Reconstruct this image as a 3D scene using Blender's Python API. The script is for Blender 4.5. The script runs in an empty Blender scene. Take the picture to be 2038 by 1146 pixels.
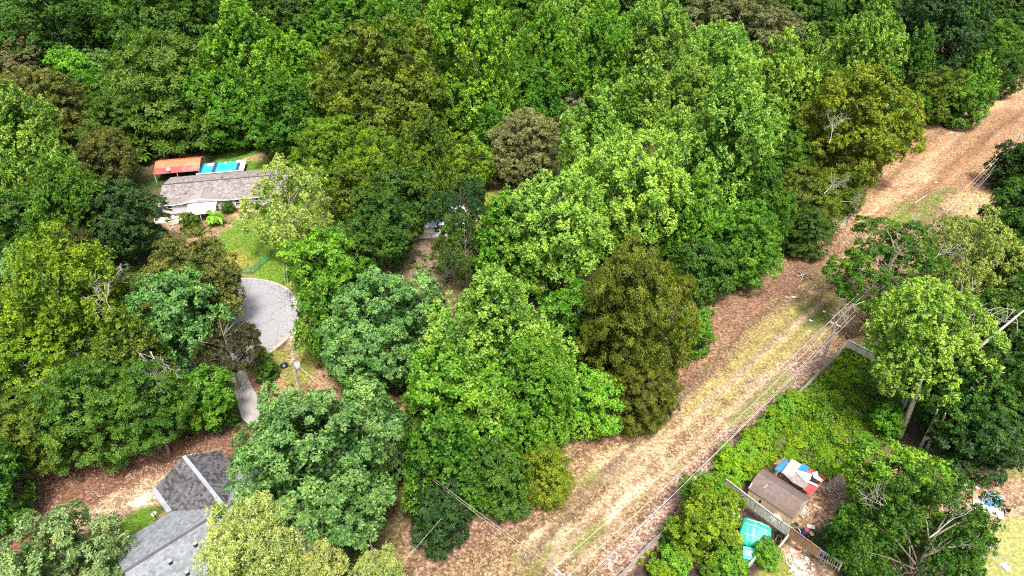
import bpy, math, random
import numpy as np
from mathutils import Vector, Matrix

# ------------------------------------------------------------------ camera, sky, sun, exposure
SC = bpy.context.scene
COL = SC.collection
HCAM, PITCH, FPX = 65.0, math.radians(35), 1357.0
cam_d = bpy.data.cameras.new('camera'); cam_o = bpy.data.objects.new('camera', cam_d); COL.objects.link(cam_o)
cam_o.location = (0, 0, HCAM); cam_o.rotation_euler = (math.pi/2 - PITCH, 0, 0)
cam_d.sensor_width = 36.0; cam_d.lens = 36.0*FPX/2038.0; cam_d.clip_end = 5000; cam_d.clip_start = .5
SC.camera = cam_o
SUN_EL, SUN_AZ = math.radians(63), math.radians(168)      # azimuth from +Y towards +X
wd = bpy.data.worlds.new('World'); SC.world = wd; wd.use_nodes = True
nt = wd.node_tree; nt.nodes.clear()
sky = nt.nodes.new('ShaderNodeTexSky'); sky.sky_type = 'NISHITA'; sky.sun_disc = False
sky.sun_elevation = SUN_EL; sky.sun_rotation = SUN_AZ; sky.air_density = 0.7; sky.dust_density = 6.0; sky.ozone_density = 1.0
bg = nt.nodes.new('ShaderNodeBackground'); bg.inputs[1].default_value = 0.135
wo = nt.nodes.new('ShaderNodeOutputWorld'); nt.links.new(sky.outputs[0], bg.inputs[0]); nt.links.new(bg.outputs[0], wo.inputs[0])
sun_d = bpy.data.lights.new('sun', 'SUN'); sun_d.energy = 2.6; sun_d.angle = math.radians(10); sun_d.color = (1, .95, .86)
sun_o = bpy.data.objects.new('sun', sun_d); COL.objects.link(sun_o)
sdir = Vector((math.sin(SUN_AZ)*math.cos(SUN_EL), math.cos(SUN_AZ)*math.cos(SUN_EL), math.sin(SUN_EL)))
sun_o.rotation_euler = sdir.to_track_quat('Z', 'Y').to_euler()
SC.view_settings.view_transform = 'Standard'; SC.view_settings.look = 'None'
SC.view_settings.exposure = 1.28; SC.view_settings.gamma = 1.0; SC.view_settings.use_curve_mapping = False
SC.render.engine = 'CYCLES'
try:
    SC.cycles.use_denoising = False
    SC.cycles.max_bounces = 6; SC.cycles.diffuse_bounces = 3; SC.cycles.glossy_bounces = 2; SC.cycles.transmission_bounces = 3
    SC.cycles.filter_width = 1.1; SC.cycles.use_adaptive_sampling = True; SC.cycles.adaptive_threshold = .02
except Exception: pass
RS = np.random.RandomState(7); random.seed(7)

# ------------------------------------------------------------------ helpers
def g(px, py, z=0.0):
    """Point of the place at height z that is seen in direction (px, py) of the survey photograph."""
    x = (px-1019)/FPX; y = -(py-573)/FPX
    d = Vector((x, math.cos(PITCH)+y*math.sin(PITCH), -math.sin(PITCH)+y*math.cos(PITCH)))
    return Vector((0, 0, HCAM)) + d*((z-HCAM)/d.z)
def depth(p): return p[1]*math.cos(PITCH)-(p[2]-HCAM)*math.sin(PITCH)

def tag(o, label=None, cat=None, group=None, kind=None):
    if label: o['label'] = label
    if cat: o['category'] = cat
    if group: o['group'] = group
    if kind: o['kind'] = kind
    return o
def empty(name, loc=(0,0,0), rz=0, label=None, cat=None, group=None):
    o = bpy.data.objects.new(name, None); COL.objects.link(o); o.location = loc; o.rotation_euler = (0,0,rz)
    o.empty_display_size = .3
    return tag(o, label, cat, group)
def copy_tree(o, parent=None):
    c = o.copy(); COL.objects.link(c)
    if parent is not None: c.parent = parent
    for ch in list(o.children): copy_tree(ch, c)
    return c

class MB:
    """Collects boxes, quads, tubes and lathes; build() links them as one mesh object."""
    def __init__(s): s.v = []; s.f = []; s.sm = []
    def add(s, vs, fs, smooth=False):
        n = len(s.v); s.v += [tuple(v) for v in vs]; s.f += [tuple(i+n for i in f) for f in fs]; s.sm += [smooth]*len(fs); return s
    def box(s, x0, x1, y0, y1, z0, z1):
        vs = [(x,y,z) for z in (z0,z1) for y in (y0,y1) for x in (x0,x1)]
        return s.add(vs, [(0,2,3,1),(4,5,7,6),(0,1,5,4),(1,3,7,5),(3,2,6,7),(2,0,4,6)])
    def slab(s, pts, t, up=None):
        """polygon with thickness t downwards along its normal"""
        P = [Vector(p) for p in pts]
        n = (P[1]-P[0]).cross(P[2]-P[0]).normalized()
        if n.z < 0: P.reverse(); n = -n
        k = len(P); vs = P+[p-n*t for p in P]
        return s.add(vs, [tuple(range(k)), tuple(range(2*k-1, k-1, -1))]+[(i, i+k, (i+1)%k+k, (i+1)%k) for i in range(k)])
    def beam(s, a, b, w, h=None):
        h = h or w; a = Vector(a); b = Vector(b); d = (b-a).normalized()
        u = d.cross(Vector((0,0,1)));  u = u.normalized() if u.length > 1e-4 else Vector((1,0,0)); n = u.cross(d)
        vs = [p+u*(i*w/2)+n*(j*h/2) for p in (a,b) for (i,j) in ((-1,-1),(1,-1),(1,1),(-1,1))]
        return s.add(vs, [(3,2,1,0),(4,5,6,7)]+[(i,(i+1)%4,(i+1)%4+4,i+4) for i in range(4)])
    def tube(s, pts, rad, n=8, caps=True):
        P = [Vector(p) for p in pts]; R = rad if isinstance(rad, (list,tuple)) else [rad]*len(P)
        vs = []; prev = None
        for i, p in enumerate(P):
            d = (P[min(i+1,len(P)-1)]-P[max(i-1,0)]).normalized()
            u = prev if prev is not None else (Vector((1,0,0)) if abs(d.x) < .8 else Vector((0,1,0)))
            u = (u-d*u.dot(d)).normalized(); prev = u; w = d.cross(u)
            vs += [p+(u*math.cos(2*math.pi*k/n)+w*math.sin(2*math.pi*k/n))*R[i] for k in range(n)]
        fs = [(i*n+k, i*n+(k+1)%n, (i+1)*n+(k+1)%n, (i+1)*n+k) for i in range(len(P)-1) for k in range(n)]
        s.add(vs, fs, True)
        if caps: s.add(vs[:n][::-1], [tuple(range(n))]); s.add(vs[-n:], [tuple(range(n))])
        return s
    def lathe(s, prof, c=(0,0,0), n=14):
        c = Vector(c); vs = [c+Vector((r*math.cos(2*math.pi*k/n), r*math.sin(2*math.pi*k/n), z)) for r,z in prof for k in range(n)]
        m = len(prof)
        s.add(vs, [(i*n+k, i*n+(k+1)%n, (i+1)*n+(k+1)%n, (i+1)*n+k) for i in range(m-1) for k in range(n)], True)
        s.add(vs[:n][::-1], [tuple(range(n))]); s.add(vs[-n:], [tuple(range(n))]); return s
    def mesh(s, name, mat):
        me = bpy.data.meshes.new(name); me.from_pydata(s.v, [], s.f); me.polygons.foreach_set('use_smooth', s.sm)
        if mat: me.materials.append(mat)
        me.update(); return me
    def build(s, name, mat, parent=None):
        o = bpy.data.objects.new(name, s.mesh(name, mat)); COL.objects.link(o)
        if parent is not None: o.parent = parent
        return o
def obj(name, me, parent=None):
    o = bpy.data.objects.new(name, me); COL.objects.link(o)
    if parent is not None: o.parent = parent
    return o
def grid_mesh(name, V, Fq, mat, fattr=None, smooth=False):
    """fast mesh from numpy arrays: quads"""
    me = bpy.data.meshes.new(name); nv, nf = len(V), len(Fq)
    me.vertices.add(nv); me.vertices.foreach_set('co', np.asarray(V, np.float32).ravel())
    me.loops.add(nf*4); me.loops.foreach_set('vertex_index', np.asarray(Fq, np.int32).ravel())
    me.polygons.add(nf); me.polygons.foreach_set('loop_start', np.arange(nf, dtype=np.int32)*4)
    me.polygons.foreach_set('loop_total', np.full(nf, 4, np.int32))
    if smooth: me.polygons.foreach_set('use_smooth', np.ones(nf, bool))
    me.update(calc_edges=True)
    if fattr is not None:
        a = me.attributes.new('val', 'FLOAT', 'FACE'); a.data.foreach_set('value', np.asarray(fattr, np.float32))
    if mat: me.materials.append(mat)
    return me

# ------------------------------------------------------------------ materials
def new_mat(name):
    m = bpy.data.materials.new(name); m.use_nodes = True; t = m.node_tree; t.nodes.clear()
    return m, t, t.nodes.new('ShaderNodeOutputMaterial')
def nd(t, typ, **kw):
    n = t.nodes.new(typ)
    for k, v in kw.items():
        if k.startswith('i_'): n.inputs[int(k[2:])].default_value = v
        else: setattr(n, k, v)
    return n
def plain(name, col, rough=.7, var=.25, scale=3.0, bump=.15, metal=0.0, spec=.4, dirt=None, stretch=(1,1,1)):
    """weathered surface: base colour broken up by two noises, a little bump"""
    m, t, out = new_mat(name); L = t.links.new
    tc = nd(t,'ShaderNodeTexCoord'); mp = nd(t,'ShaderNodeMapping'); mp.inputs['Scale'].default_value = stretch; L(tc.outputs['Object'], mp.inputs[0])
    n1 = nd(t,'ShaderNodeTexNoise'); n1.inputs['Scale'].default_value = scale; n1.inputs['Detail'].default_value = 6; L(mp.outputs[0], n1.inputs['Vector'])
    n2 = nd(t,'ShaderNodeTexNoise'); n2.inputs['Scale'].default_value = scale*.23; n2.inputs['Detail'].default_value = 3; L(mp.outputs[0], n2.inputs['Vector'])
    mr = nd(t,'ShaderNodeMapRange'); mr.inputs[1].default_value = .25; mr.inputs[2].default_value = .75; mr.inputs[3].default_value = 1-var; mr.inputs[4].default_value = 1+var; L(n1.outputs[0], mr.inputs[0])
    vm = nd(t,'ShaderNodeVectorMath', operation='SCALE'); vm.inputs[0].default_value = col[:3]; L(mr.outputs[0], vm.inputs['Scale'])
    src = vm.outputs[0]
    d = dirt or tuple(c*.6 for c in col[:3])
    mx = nd(t,'ShaderNodeMix', data_type='RGBA'); r2 = nd(t,'ShaderNodeMapRange'); r2.inputs[1].default_value = .48; r2.inputs[2].default_value = .72; r2.inputs[3].default_value = 0; r2.inputs[4].default_value = .7
    L(n2.outputs[0], r2.inputs[0]); L(r2.outputs[0], mx.inputs[0]); L(src, mx.inputs[6]); mx.inputs[7].default_value = (*d, 1)
    b = nd(t,'ShaderNodeBsdfPrincipled'); L(mx.outputs[2], b.inputs['Base Color']); b.inputs['Roughness'].default_value = rough; b.inputs['Metallic'].default_value = metal; b.inputs['Specular IOR Level'].default_value = spec
    bm = nd(t,'ShaderNodeBump'); bm.inputs['Strength'].default_value = bump; bm.inputs['Distance'].default_value = .03; L(n1.outputs[0], bm.inputs['Height']); L(bm.outputs[0], b.inputs['Normal'])
    L(b.outputs[0], out.inputs[0]); return m
def leafmat(name, dark, light, rough=.5, trans=.25, spec=.22, hue=.16):
    m, t, out = new_mat(name); L = t.links.new
    at = nd(t,'ShaderNodeAttribute', attribute_name='val')
    oi = nd(t,'ShaderNodeObjectInfo')
    ge = nd(t,'ShaderNodeNewGeometry')
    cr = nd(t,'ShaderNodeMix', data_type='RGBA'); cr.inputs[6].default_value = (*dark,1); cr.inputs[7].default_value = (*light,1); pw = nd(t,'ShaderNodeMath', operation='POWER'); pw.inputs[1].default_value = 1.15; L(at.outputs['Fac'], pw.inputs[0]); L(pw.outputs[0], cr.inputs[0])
    # per-tree shift: a little yellower or bluer, a little lighter or darker
    hs = nd(t,'ShaderNodeHueSaturation'); r1 = nd(t,'ShaderNodeMapRange'); r1.inputs[3].default_value = .5-.010; r1.inputs[4].default_value = .5+.010
    r2 = nd(t,'ShaderNodeMapRange'); r2.inputs[3].default_value = 1-hue; r2.inputs[4].default_value = 1+hue
    wn = nd(t,'ShaderNodeTexWhiteNoise', noise_dimensions='1D'); L(oi.outputs['Random'], wn.inputs['W'])
    L(oi.outputs['Random'], r1.inputs[0]); L(wn.outputs[0], r2.inputs[0]); 
    # boughs of one crown differ a little too
    tcx = nd(t,'ShaderNodeTexCoord'); nb = nd(t,'ShaderNodeTexNoise'); nb.inputs['Scale'].default_value = .33; nb.inputs['Detail'].default_value = 2; L(tcx.outputs['Object'], nb.inputs['Vector'])
    nh = nd(t,'ShaderNodeMapRange'); nh.inputs[1].default_value = .3; nh.inputs[2].default_value = .7; nh.inputs[3].default_value = -.016; nh.inputs[4].default_value = .016; L(nb.outputs[0], nh.inputs[0])
    nv = nd(t,'ShaderNodeMapRange'); nv.inputs[1].default_value = .3; nv.inputs[2].default_value = .7; nv.inputs[3].default_value = 1.22; nv.inputs[4].default_value = .78; L(nb.outputs[0], nv.inputs[0])
    ah = nd(t,'ShaderNodeMath', operation='ADD'); L(r1.outputs[0], ah.inputs[0]); L(nh.outputs[0], ah.inputs[1]); av = nd(t,'ShaderNodeMath', operation='MULTIPLY'); L(r2.outputs[0], av.inputs[0]); L(nv.outputs[0], av.inputs[1])
    L(ah.outputs[0], hs.inputs[0]); L(av.outputs[0], hs.inputs[2]); L(cr.outputs[2], hs.inputs[4])
    b = nd(t,'ShaderNodeBsdfPrincipled'); L(hs.outputs[0], b.inputs['Base Color']); b.inputs['Roughness'].default_value = rough; b.inputs['Specular IOR Level'].default_value = spec
    tr = nd(t,'ShaderNodeBsdfTranslucent'); tm = nd(t,'ShaderNodeMix', data_type='RGBA', blend_type='MULTIPLY'); tm.inputs[0].default_value = 1; L(hs.outputs[0], tm.inputs[6]); tm.inputs[7].default_value = (1.5,1.6,.5,1); L(tm.outputs[2], tr.inputs[0])
    mx = nd(t,'ShaderNodeMixShader'); mx.inputs[0].default_value = trans; L(b.outputs[0], mx.inputs[1]); L(tr.outputs[0], mx.inputs[2]); L(mx.outputs[0], out.inputs[0])
    return m
LEAF = {
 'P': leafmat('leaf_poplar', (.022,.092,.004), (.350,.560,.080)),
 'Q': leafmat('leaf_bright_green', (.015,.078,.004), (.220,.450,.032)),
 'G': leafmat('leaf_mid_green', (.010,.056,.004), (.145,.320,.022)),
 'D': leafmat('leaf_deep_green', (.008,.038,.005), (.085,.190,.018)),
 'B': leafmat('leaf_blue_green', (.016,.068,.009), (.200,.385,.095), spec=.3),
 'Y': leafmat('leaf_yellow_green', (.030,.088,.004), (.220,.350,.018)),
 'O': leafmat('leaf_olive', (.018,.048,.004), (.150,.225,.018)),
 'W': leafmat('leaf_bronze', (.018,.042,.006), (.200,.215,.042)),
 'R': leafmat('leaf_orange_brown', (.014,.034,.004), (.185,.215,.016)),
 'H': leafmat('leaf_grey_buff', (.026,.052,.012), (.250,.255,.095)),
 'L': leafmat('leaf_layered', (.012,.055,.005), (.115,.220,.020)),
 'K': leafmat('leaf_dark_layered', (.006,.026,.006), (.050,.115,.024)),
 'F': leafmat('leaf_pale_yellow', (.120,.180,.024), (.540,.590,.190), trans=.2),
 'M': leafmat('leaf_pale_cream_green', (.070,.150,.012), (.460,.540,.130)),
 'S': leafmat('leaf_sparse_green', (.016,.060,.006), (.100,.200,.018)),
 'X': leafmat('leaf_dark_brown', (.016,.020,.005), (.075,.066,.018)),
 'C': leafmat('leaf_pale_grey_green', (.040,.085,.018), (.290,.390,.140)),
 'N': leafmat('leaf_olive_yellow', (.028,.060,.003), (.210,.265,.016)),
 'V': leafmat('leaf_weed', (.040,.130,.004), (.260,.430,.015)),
}
BARK = plain('bark', (.20,.17,.14), .9, .4, 4, .5, stretch=(1,1,.25))
BARKP = plain('bark_pale', (.42,.38,.32), .85, .3, 4, .4, stretch=(1,1,.25))
DEAD = plain('dead_wood', (.36,.33,.29), .9, .2, 5, .3)

# ------------------------------------------------------------------ tree crowns
def unit(a): return a/np.maximum(np.linalg.norm(a, axis=-1, keepdims=True), 1e-6)
def leaves(rng, P, A, val, k, L, W, spread, droop):
    """k folded leaves fan out of every twig point P along its axis A -> vertices, quads, value per leaf"""
    n = len(P); A = unit(A)
    ref = np.where(np.abs(A[:, 2:3]) < .9, np.array([[0,0,1.]]), np.array([[1.,0,0]]))
    T = unit(np.cross(A, ref)); B = np.cross(A, T)
    Pk = np.repeat(P, k, 0); Ak = np.repeat(A, k, 0); Tk = np.repeat(T, k, 0); Bk = np.repeat(B, k, 0); m = n*k
    ph = np.tile(np.arange(k)*2*np.pi/k, n)+np.repeat(rng.uniform(0, 6.28, n), k)+rng.normal(0, .35, m)
    th = spread*rng.uniform(.55, 1.35, m)
    d = Ak*np.cos(th)[:, None]+(Tk*np.cos(ph)[:, None]+Bk*np.sin(ph)[:, None])*np.sin(th)[:, None]
    d[:, 2] -= droop*rng.uniform(.3, 1.5, m); d = unit(d)
    s = unit(np.cross(d, Ak)+rng.normal(0, .25, (m, 3))); s = unit(s-d*np.sum(s*d, 1, keepdims=True)); nn = np.cross(s, d)
    ln = (L*rng.uniform(.6, 1.35, m))[:, None]; w = (W*rng.uniform(.7, 1.3, m))[:, None]*.5
    st = Pk+d*ln*.12
    V = np.stack([st, st+d*ln*.5+s*w+nn*w*.3, st+d*ln-nn*ln*.12, st+d*ln*.5-s*w+nn*w*.3], 1).reshape(-1, 3)
    Fq = np.arange(m*4).reshape(-1, 4)
    return V, Fq, np.clip(np.repeat(val, k)+rng.normal(0, .13, m), 0, 1)
def profile(kind, t):
    """radius of the crown (1 = widest) at height t in -1..1"""
    u = (t+1)/2
    if kind == 'cone': return np.power(np.clip(1-np.power(u, 1.5), 0, 1), .8)*np.minimum(1, np.sqrt(u/.22))
    if kind == 'dome': return np.power(np.clip(1-np.power(np.abs(np.where(t > -.35, (t+.35)/1.35, (t+.35)/.65)), 2.3), 0, 1), .55)
    return np.power(np.clip(1-np.power(np.abs(np.where(t > -.2, (t+.2)/1.2, (t+.2)/.8)), 2.0), 0, 1), .5)
def make_crown(name, seed, R, C, prof, nc, rc, flat, nt, tuft, npc, lob, k, L, W, spread, droop, spire=False, upb=.6, gaps=0.0, nl=9, sag=0.0):
    rng = np.random.RandomState(seed)
    # main limbs push the outline out; between them it stays in
    la = rng.uniform(0, 6.28, nl); lt = rng.uniform(-.5, .85, nl)
    LD = unit(np.stack([np.cos(la)*np.sqrt(1-lt**2), np.sin(la)*np.sqrt(1-lt**2), lt], 1))
    # boughs sit on that outline, tufts sit on the boughs, twigs on the tufts
    cs = []; tries = 0; md = rc*1.65
    while len(cs) < nc and tries < 9000:
        tries += 1
        t = rng.uniform(-.92, 1); az = rng.uniform(0, 6.28); r0 = float(profile(prof, np.array(t)))
        if rng.rand() > .25+.75*r0: continue
        dv = np.array([math.cos(az)*r0, math.sin(az)*r0, t]); du = dv/max(np.linalg.norm(dv), 1e-6)
        bump = np.exp(-((1-LD@du)/.11)).max()
        f = (1-lob)+lob*1.25*bump+rng.normal(0, .05)
        if gaps and bump < gaps*rng.rand(): continue
        f *= 1.0 if rng.rand() > .2 else rng.uniform(.55, .85)
        p = np.array([dv[0]*R*f, dv[1]*R*f, t*C*(.55+.45*f if t > 0 else 1)])
        if sag: p[2] -= sag*((p[0]**2+p[1]**2)/R**2)*R
        if all((p-q[0])@(p-q[0]) > (md*rng.uniform(.6, 1.1))**2 for q in cs): cs.append((p, du))
    P = []; A = []; val = []
    for p, du in cs:
        r = rc*rng.uniform(.7, 1.35); bv = rng.uniform(0, 1); nt_ = max(4, int(nt*rng.uniform(.7, 1.25)*(r/rc)**1.5))
        v = unit(rng.normal(0, 1, (nt_*4, 3))+du*.55+np.array([0,0,.45])); v = v[(v@unit(du+np.array([0,0,.7]))) > -.35][:nt_]
        tc_ = p+v*r*rng.uniform(.72, 1.05, (len(v), 1))*np.array([1, 1, flat])
        if flat < .6: tc_[:, 2] -= .16*((tc_[:, 0]-p[0])**2+(tc_[:, 1]-p[1])**2)/r
        if spire: tc_[:, 2] += np.maximum(0, v[:, 2])*r*.5*rng.rand(len(v))
        for c_, w_ in zip(tc_, v):
            n = max(4, int(npc*rng.uniform(.6, 1.4))); tr_ = tuft*rng.uniform(.7, 1.35); cv = rng.uniform(0, 1)
            if spire:
                h = rng.rand(n)**.8; a = rng.uniform(0, 6.28, n); rr = tr_*(1-h*.9)*np.sqrt(rng.uniform(.2, 1, n))
                q = np.stack([np.cos(a)*rr, np.sin(a)*rr, (h*2.2-.7)*tr_], 1)+w_*(h*tr_*.6)[:, None]*np.array([1,1,.2])
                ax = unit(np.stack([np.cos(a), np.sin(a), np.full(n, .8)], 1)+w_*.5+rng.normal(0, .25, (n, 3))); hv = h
            else:
                u_ = unit(rng.normal(0, 1, (n, 3))+w_*.5+np.array([0,0,.4]))
                q = u_*tr_*rng.uniform(.3, 1.0, (n, 1))*np.array([1, 1, max(flat, .35)])
                if flat < .6: q += np.array([w_[0], w_[1], -.12])*(rng.rand(n)*tr_*1.2)[:, None]
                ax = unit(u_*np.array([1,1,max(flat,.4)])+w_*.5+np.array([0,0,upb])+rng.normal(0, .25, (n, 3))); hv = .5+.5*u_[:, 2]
            P.append(c_+q); A.append(ax); val.append(.18*bv+.24*cv+.22*rng.rand(n)+.36*hv)  # tips paler; lower leaves of each tuft coloured darker as painted gap shade
    P = np.concatenate(P); A = np.concatenate(A); val = np.concatenate(val)
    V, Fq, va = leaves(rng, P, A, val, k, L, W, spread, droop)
    # thin inner foliage, coloured darker as crown shade, closes the view through the crown
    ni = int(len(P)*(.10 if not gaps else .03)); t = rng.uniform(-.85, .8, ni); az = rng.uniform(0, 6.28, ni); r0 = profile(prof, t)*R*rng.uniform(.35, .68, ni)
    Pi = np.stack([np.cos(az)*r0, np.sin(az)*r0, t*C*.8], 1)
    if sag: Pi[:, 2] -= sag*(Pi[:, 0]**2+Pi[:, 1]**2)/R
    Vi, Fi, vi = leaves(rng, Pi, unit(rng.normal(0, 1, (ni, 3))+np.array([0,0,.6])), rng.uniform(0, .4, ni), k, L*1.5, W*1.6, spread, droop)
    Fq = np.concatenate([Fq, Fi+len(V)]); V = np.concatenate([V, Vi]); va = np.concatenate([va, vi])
    V[:, 2] += C                                     # crown bottom at z = 0
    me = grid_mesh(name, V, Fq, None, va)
    # trunk and limbs, its own mesh
    tb = MB(); bend = rng.normal(0, .25, 2); top = C*1.45; H0 = -CLEAR
    tr = R*.040+.06
    path = [(bend[0]*math.sin(s*2.5), bend[1]*math.sin(s*2), H0+(top-H0)*s) for s in np.linspace(0, 1, 8)]
    tb.tube(path, [tr*(1.35 if i == 0 else 1-.115*i) for i in range(8)], 8)
    order = rng.permutation(len(cs))[:(26 if gaps else 14)]
    for i in order:
        p = cs[i][0]+np.array([0,0,C]); z0 = max(.1*C, p[2]-.45*np.hypot(p[0], p[1])-.1*C); z0 = min(z0, top*.92)
        s = (z0-H0)/(top-H0); a = Vector((bend[0]*math.sin(s*2.5), bend[1]*math.sin(s*2), z0)); b = Vector(p)
        mid = a.lerp(b, .5)+Vector((rng.normal(0, .25), rng.normal(0, .25), .06*R))
        tb.tube([a, a.lerp(mid, .5), mid, mid.lerp(b, .55), b], [tr*.42, tr*.34, tr*.26, tr*.17, .025], 5, False)
    return me, tb.mesh(name+'_trunk', None), R, C
CLEAR = 8.0
CR = {}
def proto(shape, *args, **kw):
    i = len(CR.setdefault(shape, [])); CR[shape].append(make_crown('crown_'+shape, 100+17*len(CR)+i*7, *args, **kw))
#        R    C    profile nc  rc   flat tufts r npc lob  k  L    W    spread droop
proto('spire', 8.5,11.5,'cone', 80,1.75,1.0, 17,.50,10,.36, 5,.33,.20,1.0,.10, spire=True)
proto('spire', 8.5,10.0,'round',80,1.80,1.0, 17,.50,10,.40, 5,.33,.20,1.0,.10, spire=True)
proto('spire', 8.5,10.5,'cone', 80,1.80,1.0, 17,.50,10,.42, 5,.33,.20,1.0,.10, spire=True)
proto('spire', 4.2,6.6,'cone', 34,1.25,1.0, 14,.50,8,.32, 5,.30,.19,1.0,.10, spire=True, nl=6)
proto('lump', 8.5,9.5,'round', 75,1.90,.85, 19,.52,10,.38, 5,.33,.20,1.15,.12)
proto('lump', 8.5,9.0,'dome', 75,1.90,.85, 19,.52,10,.42, 5,.33,.20,1.15,.12)
proto('lump', 4.2,4.8,'round', 30,1.35,.8, 15,.52,8,.34, 5,.30,.19,1.15,.12, nl=6)
proto('dome', 8.5,7.0,'dome', 110,1.50,.8, 17,.52,9,.24, 5,.28,.16,1.2,.10)
proto('dome', 8.5,8.0,'round', 110,1.55,.8, 17,.52,9,.30, 5,.28,.16,1.2,.10)
proto('dome', 4.2,4.2,'dome', 40,1.10,.75, 12,.45,8,.24, 5,.26,.15,1.2,.10, nl=6)
proto('layer', 8.5,9.5,'cone', 85,2.2,.28, 18,.62,9,.38, 4,.44,.20,1.2,.28, upb=.9, sag=.18)
proto('layer', 8.0,7.5,'dome', 80,2.2,.26, 18,.62,9,.40, 4,.44,.20,1.2,.30, upb=.9, sag=.22)
proto('droop', 8.5,10.5,'round', 95,1.65,1.05, 18,.60,9,.30, 5,.48,.14,1.25,.75)
proto('fine', 7.0,6.5,'round', 80,1.35,1.0, 16,.50,12,.32, 5,.36,.10,.75,.02, spire=True)
proto('sparse', 8.5,7.0,'dome', 84,1.45,.6, 14,.50,9,.42, 5,.30,.19,1.2,.15, gaps=.6, nl=12)
proto('open', 8.0,10.0,'round', 75,1.40,.9, 15,.50,9,.42, 5,.30,.19,1.05,.10, gaps=.35, nl=12, spire=True)
SHAPE = {'C':'dome','N':'lump','P':'spire','Q':'lump','G':'lump','D':'lump','B':'lump','Y':'dome','O':'dome','W':'dome','R':'droop','H':'dome','L':'layer','K':'layer','F':'fine','M':'open','S':'sparse','X':'sparse'}
NAMES = {'C':'pale_leaved_tree','N':'round_crowned_tree','P':'broadleaf_tree','Q':'broadleaf_tree','G':'broadleaf_tree','D':'broadleaf_tree','B':'broadleaf_tree','Y':'round_crowned_tree','O':'round_crowned_tree','W':'oak_tree','R':'bronze_leaved_tree','H':'oak_tree','L':'layered_tree','K':'layered_tree','F':'yellow_leaved_tree','M':'pale_leaved_tree','S':'sparse_tree','X':'oak_tree'}
def tree(u, v, w, kind, label, clear=2.0, asp=1.0, bark=None, shape=None, group=None, name=None, cat='tree', pick=None):
    """Tree whose crown middle lies in direction (u, v), w photo pixels across; clear = bare trunk below the crown."""
    opts = CR[shape or SHAPE[kind]]
    R = 8.0; zc = 12
    for _ in range(12):
        P = g(u, v, zc); R = w/2*depth(P)/FPX
        best = min(range(len(opts)), key=lambda i: abs(math.log(opts[i][2]/R))+(random.random()*.15))
        me, tm, R0, C0 = opts[best]; zc = clear+C0*asp*(R/R0)
    if pick is not None: me, tm, R0, C0 = opts[pick]
    else:
        near = [o for o in opts if abs(math.log(o[2]/R))-abs(math.log(opts[best][2]/R)) < .15]; me, tm, R0, C0 = random.choice(near)
    s = R/R0; sz = s*asp; zc = clear+C0*sz; P = g(u, v, zc)
    e = empty(name or NAMES[kind], (P.x, P.y, 0), random.uniform(0, 6.28), label, cat, group)
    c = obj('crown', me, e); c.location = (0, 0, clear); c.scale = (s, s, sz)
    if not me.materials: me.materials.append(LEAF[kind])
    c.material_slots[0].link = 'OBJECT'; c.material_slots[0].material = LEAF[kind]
    t = obj('trunk', tm, e); t.location = (0, 0, clear); t.scale = (s, s, sz if clear < .1 else max(sz, (clear+.3)/CLEAR))
    if not tm.materials: tm.materials.append(BARK)
    t.material_slots[0].link = 'OBJECT'; t.material_slots[0].material = bark or BARK
    return e
def branch_mesh(seed, L, r, depth_n=4, spread=.7, up=.25):
    """bare branching limb along +X, as one mesh"""
    rng = np.random.RandomState(seed); m = MB()
    def grow(p, d, l, r, n):
        pts = [p]; q = p; dd = d
        for i in range(4):
            dd = (dd+Vector(rng.normal(0, .16, 3))+Vector((0,0,up*.12))).normalized(); q = q+dd*(l/4); pts.append(q)
            if n > 0 and i >= 1:
                for _ in range(1+(rng.rand() < .4)):
                    e = (dd+Vector(rng.normal(0, spread, 3))).normalized(); grow(q, e, l*rng.uniform(.4, .7), max(r*.55*(1-.12*i), .02), n-1)
        m.tube(pts, [max(r*(1-.2*i), .014) for i in range(5)], 4 if r < .06 else 6, False)
    grow(Vector((0,0,0)), Vector((1,0,up)).normalized(), L, r, depth_n); return m.mesh('dead_branch', DEAD)
DB = [branch_mesh(900+i, 3.8, .08, 3) for i in range(5)]
def dead(parent, pts, sc=1.0, name='dead_branch'):
    """bare grey branches held by the tree: (u, v, z, heading, tilt, size)"""
    for i, (u, v, z, hd, ti, s) in enumerate(pts):
        o = obj(name, DB[i % len(DB)], parent); P = g(u, v, z)
        o.matrix_parent_inverse = Matrix.Identity(4)
        Mw = Matrix.Translation(P) @ Matrix.Rotation(hd, 4, 'Z') @ Matrix.Rotation(-ti, 4, 'Y') @ Matrix.Rotation(i*1.3, 4, 'X') @ Matrix.Scale(s, 4)
        Pm = Matrix.Translation(parent.location) @ Matrix.Rotation(parent.rotation_euler.z, 4, 'Z')
        o.matrix_basis = Pm.inverted() @ Mw
        o['label'] = 'bare grey dead branch'
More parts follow.
